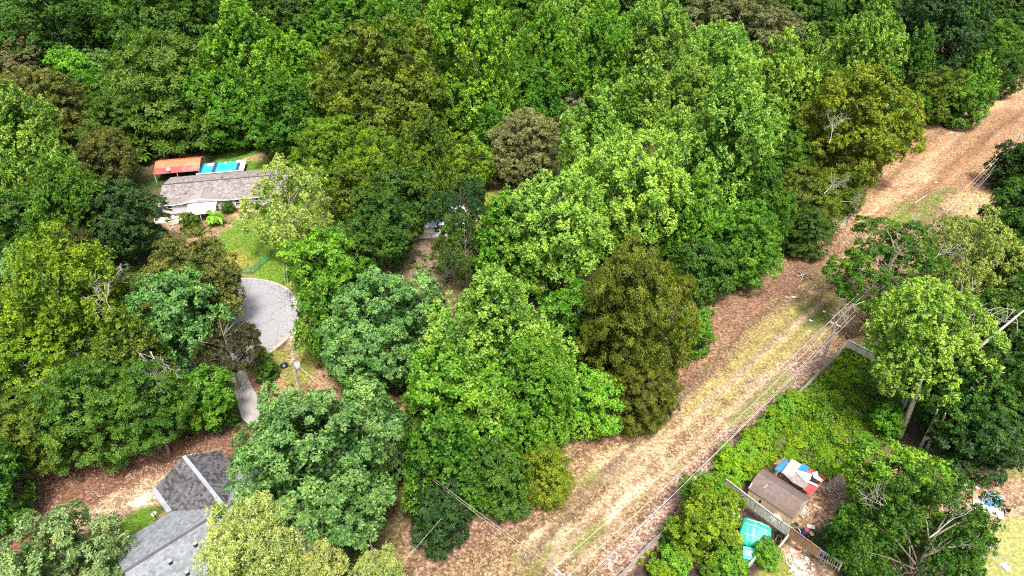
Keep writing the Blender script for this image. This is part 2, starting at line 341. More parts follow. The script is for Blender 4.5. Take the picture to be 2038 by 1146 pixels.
# ------------------------------------------------------------------ ground
def vnoise(x, y, sc, seed):
    """lattice value noise in 0..1"""
    x, y = (x*.8+y*.6)*sc+seed*3.7, (y*.8-x*.6)*sc-seed*1.3; xi = np.floor(x).astype(np.int64); yi = np.floor(y).astype(np.int64); fx = x-xi; fy = y-yi
    fx = fx*fx*(3-2*fx); fy = fy*fy*(3-2*fy)
    def h(a, b):
        n = (a*374761393+b*668265263+seed*1274126177) & 0x7fffffff; n = ((n ^ (n >> 13))*1274126177) & 0x7fffffff; return ((n ^ (n >> 16)) & 0xffff)/65535.0
    return (h(xi,yi)*(1-fx)+h(xi+1,yi)*fx)*(1-fy)+(h(xi,yi+1)*(1-fx)+h(xi+1,yi+1)*fx)*fy
def fbm(x, y, sc, seed, o=4):
    s = 0; a = .5; tot = 0
    for i in range(o): s = s+a*vnoise(x, y, sc*2.03**i, seed+i); tot += a; a *= .5; x, y = x*.6-y*.8, y*.6+x*.8
    return s/tot
def sdist(X, Y, poly):
    """signed distance (inside positive) to a polygon"""
    n = len(poly); d = np.full(X.shape, 1e9); ins = np.zeros(X.shape, bool)
    for i in range(n):
        ax, ay = poly[i]; bx, by = poly[(i+1) % n]; ex, ey = bx-ax, by-ay; wx, wy = X-ax, Y-ay
        t = np.clip((wx*ex+wy*ey)/(ex*ex+ey*ey+1e-9), 0, 1); d = np.minimum(d, np.hypot(wx-ex*t, wy-ey*t))
        c = ((ay > Y) != (by > Y)) & (X < (bx-ax)*(Y-ay)/((by-ay) if abs(by-ay) > 1e-9 else 1e-9)+ax); ins ^= c
    return np.where(ins, d, -d)
def gp(*pts): return [tuple(g(x, y))[:2] for x, y in pts]
# (piece of ground, outline, colour, edge softness m, edge raggedness m, patchiness 0..1, chips 0..1)
ZONES = [
 ('power_line_clearing', gp((760,1260),(800,1060),(1000,960),(1150,880),(1250,740),(1400,610),(1560,520),(1680,420),(1740,350),(1830,260),(1880,200),(1960,140),(2150,100),(2300,150),(2060,370),(1900,560),(1790,640),(1690,690),(1470,905),(1250,1140),(1150,1260)), (.215,.152,.090), .8, 1.0, 0, .95),
 (None, gp((1660,450),(1750,340),(1880,190),(1960,140),(2150,100),(2300,150),(2080,330),(1960,420),(1880,380),(1740,440),(1680,480)), (.27,.165,.095), 2, 3, .15, .8),
 (None, gp((1720,400),(1790,330),(1850,345),(1800,390),(1730,440)), (.40,.25,.15), 1, 2, .3, .9),
 (None, gp((1770,420),(1850,375),(1890,375),(1850,440),(1780,460)), (.13,.16,.035), 1.2, 2, .3, .5),
 (None, gp((1880,390),(1970,380),(1990,420),(1880,450)), (.36,.28,.15), 1.2, 2, .3, .8),
 (None, gp((1230,790),(1400,630),(1560,540),(1680,460),(1660,510),(1540,600),(1440,690),(1290,850),(1150,930)), (.185,.11,.075), .8, 1.6, .2, .8),
 (None, gp((1560,620),(1640,560),(1690,590),(1650,660),(1500,760),(1330,860),(1360,800),(1480,690)), (.26,.22,.085), 1.2, 2, .35, .5),
 (None, gp((1600,600),(1660,600),(1640,660),(1590,650)), (.14,.17,.04), 1, 1.5, .2, .4),
 (None, gp((1500,760),(1640,690),(1680,700),(1490,895),(1290,1100),(1210,1180),(1190,1120),(1400,900)), (.30,.215,.175), 1.0, 1.2, .1, 1),
 (None, gp((1430,820),(1560,740),(1570,760),(1450,850)), (.17,.18,.06), .8, 1.5, .4, .5),
 (None, gp((1180,900),(1300,870),(1330,900),(1260,960),(1170,960)), (.33,.25,.155), .6, 1.5, .35, .5),
 (None, gp((1060,1060),(1120,1030),(1180,1060),(1130,1110),(1060,1110)), (.42,.33,.22), .5, 1.2, .3, .4),
 (None, gp((1180,1030),(1250,960),(1300,960),(1220,1060)), (.40,.31,.215), .6, 1.4, .35, .5),
 (None, gp((1130,960),(1180,940),(1190,970),(1140,980)), (.18,.18,.06), .6, 1.5, .4, .4),
 (None, gp((1130,1080),(1200,1020),(1220,1040),(1160,1110)), (.15,.16,.05), .6, 1.5, .35, .4),
 (None, gp((1020,1110),(1100,1080),(1110,1100),(1050,1150)), (.17,.17,.06), .6, 1.5, .35, .4),
 (None, gp((1235,1005),(1262,985),(1272,1000),(1250,1022)), (.42,.13,.05), .4, .8, .1, .5),
 (None, gp((830,1060),(920,1000),(1080,980),(1020,1050),(900,1120),(840,1150)), (.25,.165,.12), .8, 1.5, .15, .9),
 (None, gp((1080,1120),(1200,985),(1330,860),(1480,725),(1640,590),(1648,596),(1490,737),(1342,872),(1214,998),(1098,1132)), (.32,.245,.155), .3, .35, .25, .5),
 (None, gp((1125,1135),(1245,1005),(1375,880),(1525,745),(1655,635),(1663,641),(1535,757),(1387,892),(1259,1018),(1143,1147)), (.31,.235,.145), .3, .35, .25, .5),
 (None, gp((1030,1115),(1160,975),(1300,840),(1430,715),(1437,721),(1312,851),(1174,988),(1048,1127)), (.17,.125,.08), .3, .4, .3, .6),
 (None, gp((1760,400),(1860,300),(1960,215),(2080,150),(2084,157),(1966,224),(1868,310),(1768,409)), (.36,.24,.14), .5, .6, .2, .6),
 (None, gp((1800,420),(1900,320),(2000,240),(2100,185),(2104,192),(2006,249),(1908,330),(1808,429)), (.17,.10,.055), .5, .6, .2, .6),
 (None, gp((1740,380),(1830,290),(1930,200),(2000,170),(2003,177),(1936,208),(1838,299),(1748,388)), (.15,.09,.05), .5, .7, .25, .6),
 ('dirt_yard', gp((-80,1010),(150,890),(330,845),(500,850),(470,900),(320,975),(310,1010),(215,1100),(150,1100),(-80,1100)), (.155,.085,.058), .6, 1.2, 0, .7),
 (None, gp((90,1030),(230,980),(320,940),(430,890),(440,900),(330,970),(300,1010),(240,1050),(170,1060)), (.32,.245,.16), .6, 1.4, .3, .8),
 (None, gp((260,1000),(290,985),(295,1000),(275,1012)), (.62,.54,.42), .2, .4, 0, .2),
 ('lawn', gp((215,1100),(230,1040),(260,1018),(305,1008),(330,1025),(300,1060),(225,1110)), (.085,.165,.018), .3, .7, .15, .2),
 ('lawn', gp((395,500),(440,440),(500,412),(580,395),(700,410),(780,470),(740,530),(600,580),(575,590),(540,560),(500,545),(430,535)), (.105,.185,.022), .5, .8, .14, .2),
 (None, gp((310,440),(440,432),(470,425),(440,470),(410,505),(330,485)), (.25,.17,.10), .8, 1.5, .1, .7),
 (None, gp((420,510),(480,500),(530,520),(490,545),(430,535)), (.21,.20,.045), 1, 2, .3, .3),
 (None, gp((560,560),(600,570),(600,600),(575,590)), (.22,.20,.05), .6, 1, .3, .3),
 (None, gp((460,430),(500,416),(512,422),(480,438)), (.34,.24,.14), .4, .6, .1, .4),
 ('lawn', gp((400,345),(440,300),(590,300),(640,330),(640,360)), (.095,.18,.025), .6, 1, 0, .15),
 (None, gp((470,320),(520,303),(570,303),(575,312),(520,320)), (.33,.25,.13), .6, 1.2, .2, .4),
 ('roadside_verge', gp((560,700),(575,640),(588,590),(640,640),(650,720),(760,760),(830,820),(780,870),(690,840),(600,840),(520,810),(486,745),(510,735)), (.25,.17,.10), .5, 1, 0, .7),
 (None, gp((585,610),(610,620),(625,680),(600,690),(580,660)), (.16,.17,.04), .5, 1, .3, .4),
 (None, gp((530,700),(600,690),(640,700),(600,780),(560,760)), (.17,.17,.045), .5, 1.2, .35, .5),
 (None, gp((488,742),(515,760),(545,820),(525,815),(492,770)), (.19,.095,.07), .3, .6, 0, .8),
 ('house_yard', gp((640,430),(800,430),(960,380),(1080,420),(1060,520),(900,560),(740,540),(660,480)), (.16,.125,.085), .8, 1.5, .1, .5),
 (None, gp((930,390),(985,380),(1000,420),(950,440)), (.15,.20,.03), .6, 1, .1, .3),
 (None, gp((655,420),(700,430),(700,470),(640,470)), (.10,.18,.02), .6, 1, .1, .3),
 (None, gp((755,790),(800,790),(810,880),(770,880)), (.30,.19,.14), .4, .8, 0, .8),
 ('weed_patch', gp((1690,690),(1760,700),(1790,780),(1770,860),(1700,935),(1640,960),(1560,905),(1440,985),(1420,945),(1500,860),(1600,770)), (.075,.12,.015), .4, .9, 0, .4),
 ('debris_yard', gp((1560,905),(1650,950),(1700,925),(1880,885),(2140,900),(2140,1010),(2000,1060),(1720,1080),(1660,1060),(1590,1050),(1480,985)), (.30,.20,.135), .5, 1, 0, .9),
 (None, gp((1870,895),(1960,900),(1960,930),(1890,945)), (.20,.10,.065), .5, 1, 0, .9),
 (None, gp((1980,920),(2100,900),(2100,950),(2010,950)), (.15,.15,.05), .5, 1, .3, .4),
 ('lawn', gp((1930,1040),(2000,1030),(2140,1000),(2140,1220),(1900,1220),(1960,1120)), (.24,.25,.085), .5, .9, .22, .3),
 ('garden_bed', gp((1235,1200),(1250,1150),(1350,1040),(1440,965),(1570,1075),(1530,1146),(1500,1200)), (.052,.036,.028), .3, .6, 0, .4),
 ('dirt_yard', gp((1500,1220),(1520,1120),(1580,1072),(1665,1140),(1690,1200),(1680,1260)), (.34,.24,.16), .3, .7, 0, .6),
 (None, gp((1490,1160),(1560,1110),(1580,1130),(1560,1200)), (.16,.18,.04), .5, .8, .2, .4),
]
def axis(a, b, fine0, fine1, f, m0, m1, mstep):
    x = list(np.arange(fine0, fine1+1e-6, f)); y = list(np.arange(fine1+mstep, m1+1e-6, mstep)); z = list(np.arange(fine0-mstep, m0-1e-6, -mstep))[::-1]
    lo = [a, a*.55+z[0]*.45] if a < z[0]-1 else []; hi = [y[-1]*.45+b*.55, b]
    return np.array(lo+z+x+y+hi)
GX = axis(-1600, 1600, -74, 74, .55, -260, 280, 1.6); GY = axis(-400, 1900, 36, 150, .55, 12, 330, 1.6)
X, Y = np.meshgrid(GX, GY); X = X.ravel(); Y = Y.ravel()
n1 = fbm(X, Y, .35, 3); n2 = fbm(X, Y, .9, 11); n3 = fbm(X, Y, .12, 23, 3)
col = np.stack([.060+.05*n3, .048+.045*n3, .026+.02*n3], 1)*(.7+.6*n1)[:, None]
gre = np.clip((fbm(X, Y, .2, 41)-.42)*5, 0, 1)[:, None]; col = col*(1-gre)+np.array([.032,.058,.014])*gre
chip = np.full(len(X), .6); cls = np.zeros(len(X), np.int32); names = ['forest_floor']
for nm, poly, c, soft, rag, patch, ch in ZONES:
    xs = [p[0] for p in poly]; ys = [p[1] for p in poly]; pad = soft+rag+1
    k = np.where((X > min(xs)-pad) & (X < max(xs)+pad) & (Y > min(ys)-pad) & (Y < max(ys)+pad))[0]
    sd = sdist(X[k], Y[k], poly)+(n1[k]-.5)*2.6*rag+(n2[k]-.5)*1.2*rag
    a = np.clip(sd/(2*soft)+.5, 0, 1); a = a*a*(3-2*a)
    if patch: a = a*np.clip((fbm(X[k], Y[k], .45, 60+len(names)+int(poly[0][0]))-patch*.75)*5+.6, 0, 1)
    cc = np.array(c)*(.86+.28*n2[k])[:, None]
    col[k] = col[k]*(1-a)[:, None]+cc*a[:, None]; chip[k] = chip[k]*(1-a)+ch*a
    if nm:
        if nm not in names: names.append(nm)
        cls[k[a > .5]] = names.index(nm)
# mown swaths and wheel ruts run along the clearing
dirx, diry = Vector((1, .96, 0)).normalized()[:2]; across = -X*diry+Y*dirx; along = X*dirx+Y*diry
wob = across+1.2*(fbm(X, Y, .05, 77, 2)-.5); inclear = cls == names.index('power_line_clearing')
stripe = .5+.5*np.sin(wob*2*np.pi/1.9); rut = vnoise(wob, along*.06, 1.1, 5)
col[inclear] *= (.62+.42*stripe*vnoise(along, across, .05, 9)+.52*rut)[inclear, None]
GM, t, out = new_mat('ground'); L = t.links.new
va = nd(t,'ShaderNodeVertexColor', layer_name='base'); ca = nd(t,'ShaderNodeAttribute', attribute_name='chip'); tc = nd(t,'ShaderNodeTexCoord')
nz = nd(t,'ShaderNodeTexNoise'); nz.inputs['Scale'].default_value = 2.2; nz.inputs['Detail'].default_value = 8; nz.inputs['Roughness'].default_value = .72; L(tc.outputs['Object'], nz.inputs['Vector'])
nw = nd(t,'ShaderNodeMapRange'); nw.inputs[1].default_value = .28; nw.inputs[2].default_value = .72; nw.inputs[3].default_value = .45; nw.inputs[4].default_value = 1.55; L(nz.outputs[0], nw.inputs[0])
sc = nd(t,'ShaderNodeVectorMath', operation='SCALE'); L(va.outputs[0], sc.inputs[0]); L(nw.outputs[0], sc.inputs['Scale'])
vo = nd(t,'ShaderNodeTexVoronoi'); vo.inputs['Scale'].default_value = 4.5; vo.inputs['Randomness'].default_value = 1; L(tc.outputs['Object'], vo.inputs['Vector'])
sx = nd(t,'ShaderNodeSeparateColor'); L(vo.outputs['Color'], sx.inputs[0])
cr = nd(t,'ShaderNodeValToRGB'); e = cr.color_ramp.elements; e[0].position = .0; e[0].color = (.18,.16,.13,1); e[1].position = 1; e[1].color = (2.0,1.9,1.8,1)
for p_, c_ in ((.35,(.6,.52,.44,1)), (.62,(1.05,1,.95,1)), (.8,(1.45,1.3,1.2,1))): q = e.new(p_); q.color = c_
L(sx.outputs[0], cr.inputs[0])
mm = nd(t,'ShaderNodeMix', data_type='RGBA', blend_type='MULTIPLY'); cm = nd(t,'ShaderNodeMath', operation='MULTIPLY'); L(ca.outputs['Fac'], cm.inputs[0]); cm.inputs[1].default_value = .75
L(cm.outputs[0], mm.inputs[0]); L(sc.outputs[0], mm.inputs[6]); L(cr.outputs[0], mm.inputs[7])
b = nd(t,'ShaderNodeBsdfPrincipled'); b.inputs['Roughness'].default_value = .95; b.inputs['Specular IOR Level'].default_value = .15; L(mm.outputs[2], b.inputs['Base Color'])
bp = nd(t,'ShaderNodeBump'); bp.inputs['Strength'].default_value = .7; bp.inputs['Distance'].default_value = .12; L(nz.outputs[0], bp.inputs['Height']); L(bp.outputs[0], b.inputs['Normal']); L(b.outputs[0], out.inputs[0])
nx, ny = len(GX), len(GY); ii = (np.arange(ny-1)[:, None]*nx+np.arange(nx-1)[None, :]).ravel(); Q = np.stack([ii, ii+1, ii+nx+1, ii+nx], 1); fc = cls[ii]
GROUND_LABEL = {'forest_floor':'brown leaf-littered floor under the trees','power_line_clearing':'dry straw-coloured mown strip under the power line','dirt_yard':'bare reddish dirt yard','lawn':'mown green lawn','roadside_verge':'patchy brown verge beside the turning circle','house_yard':'worn yard around the hidden house','weed_patch':'ground under the bright green weeds','debris_yard':'trampled dirt yard strewn with debris','garden_bed':'dark soil of the fenced garden'}
for ci, nm in enumerate(names):
    F_ = Q[fc == ci]; u_, inv = np.unique(F_.ravel(), return_inverse=True)
    V_ = np.stack([X[u_], Y[u_], np.zeros(len(u_))], 1); me = grid_mesh(nm, V_, inv.reshape(-1, 4), GM)
    a1 = me.color_attributes.new('base', 'FLOAT_COLOR', 'POINT'); a1.data.foreach_set('color', np.concatenate([col[u_], np.ones((len(u_), 1))], 1).astype(np.float32).ravel())
    a2 = me.attributes.new('chip', 'FLOAT', 'POINT'); a2.data.foreach_set('value', chip[u_].astype(np.float32))
    tag(obj(nm, me), GROUND_LABEL[nm], None, None, 'structure')
# road: turning circle of asphalt with a concrete edge, apron and driveway
ASPH = plain('asphalt', (.25,.25,.268), .9, .10, 6, .08, dirt=(.205,.205,.218))
_t = ASPH.node_tree; _b = next(n for n in _t.nodes if n.type == 'BSDF_PRINCIPLED'); _s = _b.inputs['Base Color'].links[0].from_socket; _c = next(n for n in _t.nodes if n.type == 'TEX_COORD')
_w = nd(_t,'ShaderNodeTexNoise'); _w.inputs['Scale'].default_value = .6; _w.inputs['Detail'].default_value = 4; _t.links.new(_c.outputs['Object'], _w.inputs['Vector'])
_a = nd(_t,'ShaderNodeVectorMath', operation='MULTIPLY_ADD'); _t.links.new(_w.outputs['Color'], _a.inputs[0]); _a.inputs[1].default_value = (1.6,1.6,0); _t.links.new(_c.outputs['Object'], _a.inputs[2])
_v = nd(_t,'ShaderNodeTexVoronoi', feature='DISTANCE_TO_EDGE'); _v.inputs['Scale'].default_value = .22; _t.links.new(_a.outputs[0], _v.inputs['Vector'])
_r = nd(_t,'ShaderNodeMapRange'); _r.inputs[1].default_value = .002; _r.inputs[2].default_value = .014; _r.inputs[3].default_value = .55; _r.inputs[4].default_value = 0; _t.links.new(_v.outputs[0], _r.inputs[0])
_m = nd(_t,'ShaderNodeMix', data_type='RGBA'); _t.links.new(_r.outputs[0], _m.inputs[0]); _t.links.new(_s, _m.inputs[6]); _m.inputs[7].default_value = (.07,.068,.066,1); _t.links.new(_m.outputs[2], _b.inputs['Base Color'])
CONC = plain('concrete', (.29,.28,.265), .9, .2, 1.6, .25, dirt=(.22,.205,.19)); KERB = plain('kerb_concrete', (.40,.36,.30), .9, .3, 3, .3)
cc_ = g(437, 642); RR = 11.9
m = MB(); ring = [(cc_.x+RR*math.cos(a), cc_.y+RR*math.sin(a)) for a in np.linspace(0, 2*math.pi, 72, endpoint=False)]
ax_ = Vector((-1, .12)); 
m.add([(x, y, .012) for x, y in ring], [tuple(range(72))])
m.add([(cc_.x-8, cc_.y+5, .008), (cc_.x-8, cc_.y-4, .008), (cc_.x-30, cc_.y-26, .008), (cc_.x-36, cc_.y-18, .008)], [(3,2,1,0)])
tag(m.build('road', ASPH), 'pale grey asphalt turning circle at the road end', kind='structure')
m = MB(); k0 = 72
vs = [(cc_.x+(RR+dr)*math.cos(a), cc_.y+(RR+dr)*math.sin(a), z) for a in np.linspace(-1.9, 2.6, k0) for dr, z in ((-.02,.0),(.0,.13),(.28,.13),(.34,.0))]
m.add(vs, [(i*4+j, (i+1)*4+j, (i+1)*4+j+1, i*4+j+1) for i in range(k0-1) for j in range(3)])
tag(m.build('kerb', KERB), 'concrete kerb round the turning circle', kind='structure')
m = MB(); P = [g(*p, .02) for p in ((452,748),(486,733),(497,760),(512,788),(536,822),(500,850),(480,830),(470,790))]; m.slab(P, .1)
for a_, b_ in (((466,778),(505,772)), ((482,812),(526,806))): pass
tag(m.build('driveway', CONC), 'grey concrete driveway off the turning circle', kind='structure')
m = MB(); m.slab([g(*p, .024) for p in ((581,580),(594,583),(606,596),(604,612),(590,614),(583,600))], .1); tag(m.build('concrete_apron', plain('pale_concrete', (.62,.58,.52), .9, .12, 2, .2)), 'pale concrete apron beside the turning circle', kind='structure')

# ------------------------------------------------------------------ loose ground cover (stuff)
def inside(poly, n, rng):
    xs = [p[0] for p in poly]; ys = [p[1] for p in poly]; out_ = []
    while sum(len(a) for a in out_) < n:
        x = rng.uniform(min(xs), max(xs), n); y = rng.uniform(min(ys), max(ys), n); k = sdist(x, y, poly) > 0; out_.append(np.stack([x[k], y[k]], 1))
    return np.concatenate(out_)[:n]
def cover(name, mat, polys, n, k, L, W, hmax, label, seed, spread=1.0, patch=None):
    rng = np.random.RandomState(seed); areas = [max(1, (max(p[0] for p in q)-min(p[0] for p in q))*(max(p[1] for p in q)-min(p[1] for p in q))) for q in polys]
    P2 = np.concatenate([inside(q, int(n*a/sum(areas)), rng) for q, a in zip(polys, areas)])
    if patch is not None: P2 = P2[fbm(P2[:, 0], P2[:, 1], .5, seed) > patch]
    hh = hmax*np.clip(fbm(P2[:, 0], P2[:, 1], .55, seed+3)*1.7-.35, .05, 1); m_ = len(P2)
    P3 = np.concatenate([P2, (hh*rng.uniform(.15, 1, m_))[:, None]], 1)
    A = unit(np.stack([rng.normal(0, .45, m_), rng.normal(0, .45, m_), np.ones(m_)], 1))
    V, Fq, va_ = leaves(rng, P3, A, .5*rng.rand(m_)+.5*fbm(P2[:, 0], P2[:, 1], .8, seed+9), k, L, W, spread, .0)
    o = obj(name, grid_mesh(name, V, Fq, mat, va_)); return tag(o, label, None, None, 'stuff')
zp = {z[0]: z[1] for z in ZONES if z[0] not in (None, 'lawn', 'dirt_yard')}
cover('weeds', LEAF['V'], [zp['weed_patch']], 12500, 4, .30, .14, 1.1, 'tall bright green weeds filling the fenced corner lot', 5, 1.0, .36)
cover('dark_weeds', LEAF['G'], [zp['weed_patch']], 6500, 4, .36, .20, 1.5, 'darker bushy weeds mixed into the corner lot', 15, 1.1, .52)
GRASS = leafmat('grass_blades', (.055,.11,.012), (.16,.24,.03), rough=.6, trans=.2)
STRAW = None
STRAW = leafmat('dry_grass_blades', (.15,.11,.055), (.36,.285,.155), rough=.8, trans=.1, spec=.2)
LITTER = leafmat('leaf_litter', (.15,.10,.07), (.48,.40,.32), rough=.9, trans=.0, spec=.1)
lawns = [z[1] for z in ZONES if z[0] == 'lawn']
cover('lawn_grass', GRASS, lawns[:3], 11000, 3, .16, .05, .08, 'short green lawn grass', 6, .8)
cover('dry_grass', STRAW, [zp['power_line_clearing']], 26000, 3, .24, .06, .10, 'dry straw-coloured grass stubble on the clearing', 7, 1.1, .46)
cover('dead_stems', STRAW, [zp['weed_patch'], zp['debris_yard']], 3600, 3, .5, .05, .9, 'dry dead stems among the weeds', 16, .8, .50)
cover('clearing_grass', GRASS, [zp['power_line_clearing']], 11000, 3, .24, .06, .12, 'green grass tufts scattered over the clearing', 8, 1.0, .54)
cover('leaf_litter', LITTER, [gp((1430,690),(1640,680),(1690,690),(1470,905),(1250,1140),(1150,1260),(800,1200),(1000,1000),(1180,920)), gp((1660,450),(1740,350),(1880,200),(2150,100),(2300,150),(2060,330),(1900,420))], 10000, 1, .26, .17, .04, 'pinkish brown leaf litter and wood chips on the clearing', 9, 1.5, .40)
cover('yard_litter', LITTER, [gp((-60,1010),(150,900),(330,850),(480,860),(320,975),(215,1090))], 5000, 1, .22, .14, .04, 'brown leaf litter on the dirt yard', 10, 1.5, .42)
cover('undergrowth', LEAF['D'], [gp((-100,330),(280,300),(320,560),(480,860),(150,900),(-100,1000)), gp((600,560),(1100,450),(1400,600),(1200,800),(900,960),(840,900),(640,760)), gp((1720,700),(1900,500),(2150,350),(2300,800),(2100,900),(1860,890))], 12000, 4, .5, .3, 1.1, 'dark leafy undergrowth beneath the trees', 12, 1.0, .45)

def ring_litter():
    rng = np.random.RandomState(31); n = 700; a = rng.uniform(-2.2, 2.8, n); r = RR-np.abs(rng.normal(0, .9, n)); P3 = np.stack([cc_.x+r*np.cos(a), cc_.y+r*np.sin(a), np.full(n, .03)], 1)
    V, Fq, va_ = leaves(rng, P3, unit(rng.normal(0, .6, (n, 3))+np.array([0,0,1])), rng.rand(n), 1, .20, .12, 1.5, 0)
    tag(obj('road_litter', grid_mesh('road_litter', V, Fq, LITTER, va_)), 'fallen leaves along the kerb of the turning circle', kind='stuff')
ring_litter()
# ------------------------------------------------------------------ trees: (u, v, width, kind, label [, options])
GF = 'trees of the far wood'; GW = 'trees of the middle wood'; GE = 'trees along the power line clearing'; GL = 'trees beside the turning circle'; GR = 'trees beyond the fenced lot'
FAR = [
 (1060, 175, 110, 'G', 'green tree in the hollow between pale-topped tree and buff oak', {'clear':.5}),
 (1640, 195, 110, 'G', 'green tree between pale yellowish tree and tall bright spire tree', {'shape':'spire'}),
 (1000, 60, 110, 'G', 'green tree between the towering far tree and pale-topped tree', {'shape':'spire'}),
 (1260, -30, 150, 'D', 'deep green tree cut by the top edge, right of the top middle'),
 (1690, -20, 130, 'G', 'green tree cut by the top edge left of the tall bright spire tree'),
 (930, -30, 140, 'D', 'deep green tree cut by the top edge, left of the top middle'),
 (155, -20, 130, 'D', 'deep green tree cut by the top edge between two lighter ones'),
 (545, -35, 150, 'D', 'deep green tree cut by the top edge above the white-tinted top'),
 (350, -30, 150, 'G', 'green tree cut by the top edge above the wide deep green tree'),
 (735, -30, 150, 'D', 'deep green tree cut by the top edge right of the olive tree'),
 (1590, -35, 150, 'D', 'deep green tree cut by the top edge right of the great oak'),
 (1420, -40, 150, 'D', 'deep green tree cut by the top edge left of the great oak'),
 (1090, -45, 150, 'D', 'deep green tree cut by the top edge at the very middle'),
 (1840, -30, 150, 'G', 'green tree cut by the top edge above the massive oak'),
 (2020, -20, 150, 'D', 'deep green tree cut by the top edge in the far right corner'),
 (-30, 30, 130, 'D', 'dark green tree cut by the top left edge of the picture'),
 # far rows behind the house, west to east
 (117, 62, 190, 'D', 'broad deep green tree with yellowish tips in the far northwest corner'),
 (15, 70, 110, 'Y', 'yellow-green tree at the far end of the left picture edge'),
 (36, 128, 150, 'H', 'grey-olive rounded tree behind the bronze oak at the left edge', {'asp':.9}),
 (205, 52, 95, 'G', 'narrow mid green tree draped with vines in the far left wood'),
 (350, 40, 200, 'D', 'wide deep green tree directly behind the pale-topped double tree'),
 (268, 100, 78, 'G', 'small mid green tree in the gap west of the pale-topped double tree'),
 (490, 135, 200, 'Q', 'tall tree with white-tinted top, taller half of the double tree', {'asp':1.05,'shape':'spire'}),
 (596, 160, 140, 'Q', 'white-tinted tree with rounded top, shorter half of the double tree', {'shape':'spire'}),
 (335, 172, 225, 'L', 'large dark green layered tree directly behind the red-roofed shelter', {'clear':1}),
 (200, 140, 84, 'B', 'small blue-green cone-shaped tree beyond the layered trees'),
 (145, 150, 84, 'Q', 'small bright green tree just above the bronze oak'),
 (188, 190, 84, 'G', 'small mid green tree between bronze oak and large layered tree'),
 (75, 215, 180, 'W', 'broad bronze-leaved oak at the left edge of the far wood', {'asp':.95}),
 (222, 245, 125, 'L', 'feathery dark layered tree right of the bronze oak'),
 (455, 215, 140, 'G', 'dark green tree at the back lawn below the double tree', {'clear':.5}),
 (570, 235, 150, 'G', 'leafy green tree overhanging the back lawn', {'clear':.5}),
 (570, 15, 150, 'D', 'deep green tree on the top edge above the double tree'),
 (662, 55, 115, 'G', 'mid green tree between the double tree and the olive tree'),
 (668, 130, 76, 'O', 'small olive-green tree beside the shorter half of the double tree'),
 (645, 190, 76, 'B', 'small pale green tree right under the double tree'),
 (705, 40, 125, 'D', 'deep green tree at the top edge above the olive tree'),
 (775, 60, 120, 'G', 'mid green spire tree behind the olive tree', {'shape':'spire'}),
 (748, 180, 225, 'O', 'large olive-tipped dark tree behind the yellow tree', {'asp':1.1,'shape':'lump'}),
 (925, 110, 205, 'Q', 'very large green tree towering in the middle of the far wood', {'shape':'spire','asp':1.15}),
 (880, 225, 120, 'G', 'green tree low in front of the towering far tree', {'shape':'spire'}),
 (990, 205, 66, 'G', 'slender cone-topped green tree left of the pale-topped trees', {'shape':'spire'}),
 (975, 262, 76, 'G', 'small green tree just behind the buff oak', {'shape':'spire'}),
 (1085, 105, 140, 'Q', 'pale-topped green tree right of the towering far tree', {'shape':'spire','asp':1.1}),
 (1085, 200, 90, 'G', 'small green tree with a pale trunk in a dark hollow', {'shape':'spire'}),
 (1195, 100, 140, 'Q', 'tall green tree with many upright tufts near the top middle', {'shape':'spire','asp':1.1}),
 (1290, 85, 140, 'P', 'light green tree just left of the great buff-grey oak'),
 (1285, 190, 105, 'P', 'yellowish light green tree below the great buff-grey oak'),
 (1245, 225, 76, 'G', 'small mid green tree behind the yellow-topped poplar', {'shape':'spire'}),
 (1465, 62, 240, 'H', 'great buff-grey domed oak near the top edge', {'asp':.75}),
 (1430, 135, 150, 'P', 'bright yellow-green tree in front of the great buff-grey oak'),
 (1365, 185, 110, 'P', 'bright light green tree left behind the big bright spire tree'),
 (1552, 160, 160, 'P', 'pale yellowish tree with creamy tips right below the great oak'),
 (1605, 35, 120, 'D', 'dark green tree right of the great buff-grey oak'),
 (1603, 105, 70, 'P', 'small yellow-green tree beside the great buff-grey oak'),
 (1725, 90, 145, 'P', 'tall bright spire tree at the top edge above the olive tree', {'asp':1.2}),
 (1820, 125, 80, 'G', 'narrow green spire tree left of the dark blue-green oak', {'shape':'spire','asp':1.2}),
 (1862, 60, 165, 'K', 'massive dark blue-green oak at the top right', {'shape':'lump','asp':1.1}),
 (1872, 190, 105, 'O', 'olive dark tree at the foot of the massive dark oak', {'clear':.5}),
 (1925, 210, 76, 'G', 'green tree at the far clearing edge in front of the small bright spire tree', {'clear':.3}),
 (1995, 145, 84, 'D', 'deep green tree at the far clearing edge near the top right corner', {'clear':.3}),
 (1945, 160, 70, 'Q', 'small bright green spire tree at the far clearing edge', {'clear':.3,'shape':'spire'}),
 (1975, 95, 100, 'G', 'mid green tree at the far end of the clearing edge', {'clear':.5}),
 (2030, 70, 95, 'D', 'dark green tree at the top right picture corner'),
 (1010, -20, 150, 'G', 'green tree cut by the top edge behind the towering tree'),
 (1160, 10, 130, 'P', 'light green tree cut by the top edge near the middle'),
 (1340, 0, 130, 'D', 'deep green tree cut by the top edge behind the great oak'),
 (450, -10, 150, 'D', 'deep green tree cut by the top edge beyond the double tree'),
 (840, 0, 120, 'P', 'light green tree cut by the top edge left of the towering tree'),
 (250, -15, 140, 'G', 'green tree cut by the top edge in the far northwest'),
 (1770, 0, 120, 'D', 'deep green tree cut by the top edge beside the massive oak'),
 (1500, -30, 160, 'G', 'green tree cut by the top edge behind the buff-grey oak'),
 (60, -10, 150, 'G', 'green tree cut by the top left picture corner'),
 (640, -25, 150, 'G', 'green tree cut by the top edge right of the double tree'),
 (1930, -10, 120, 'G', 'green tree cut by the top edge beside the far clearing'),
]
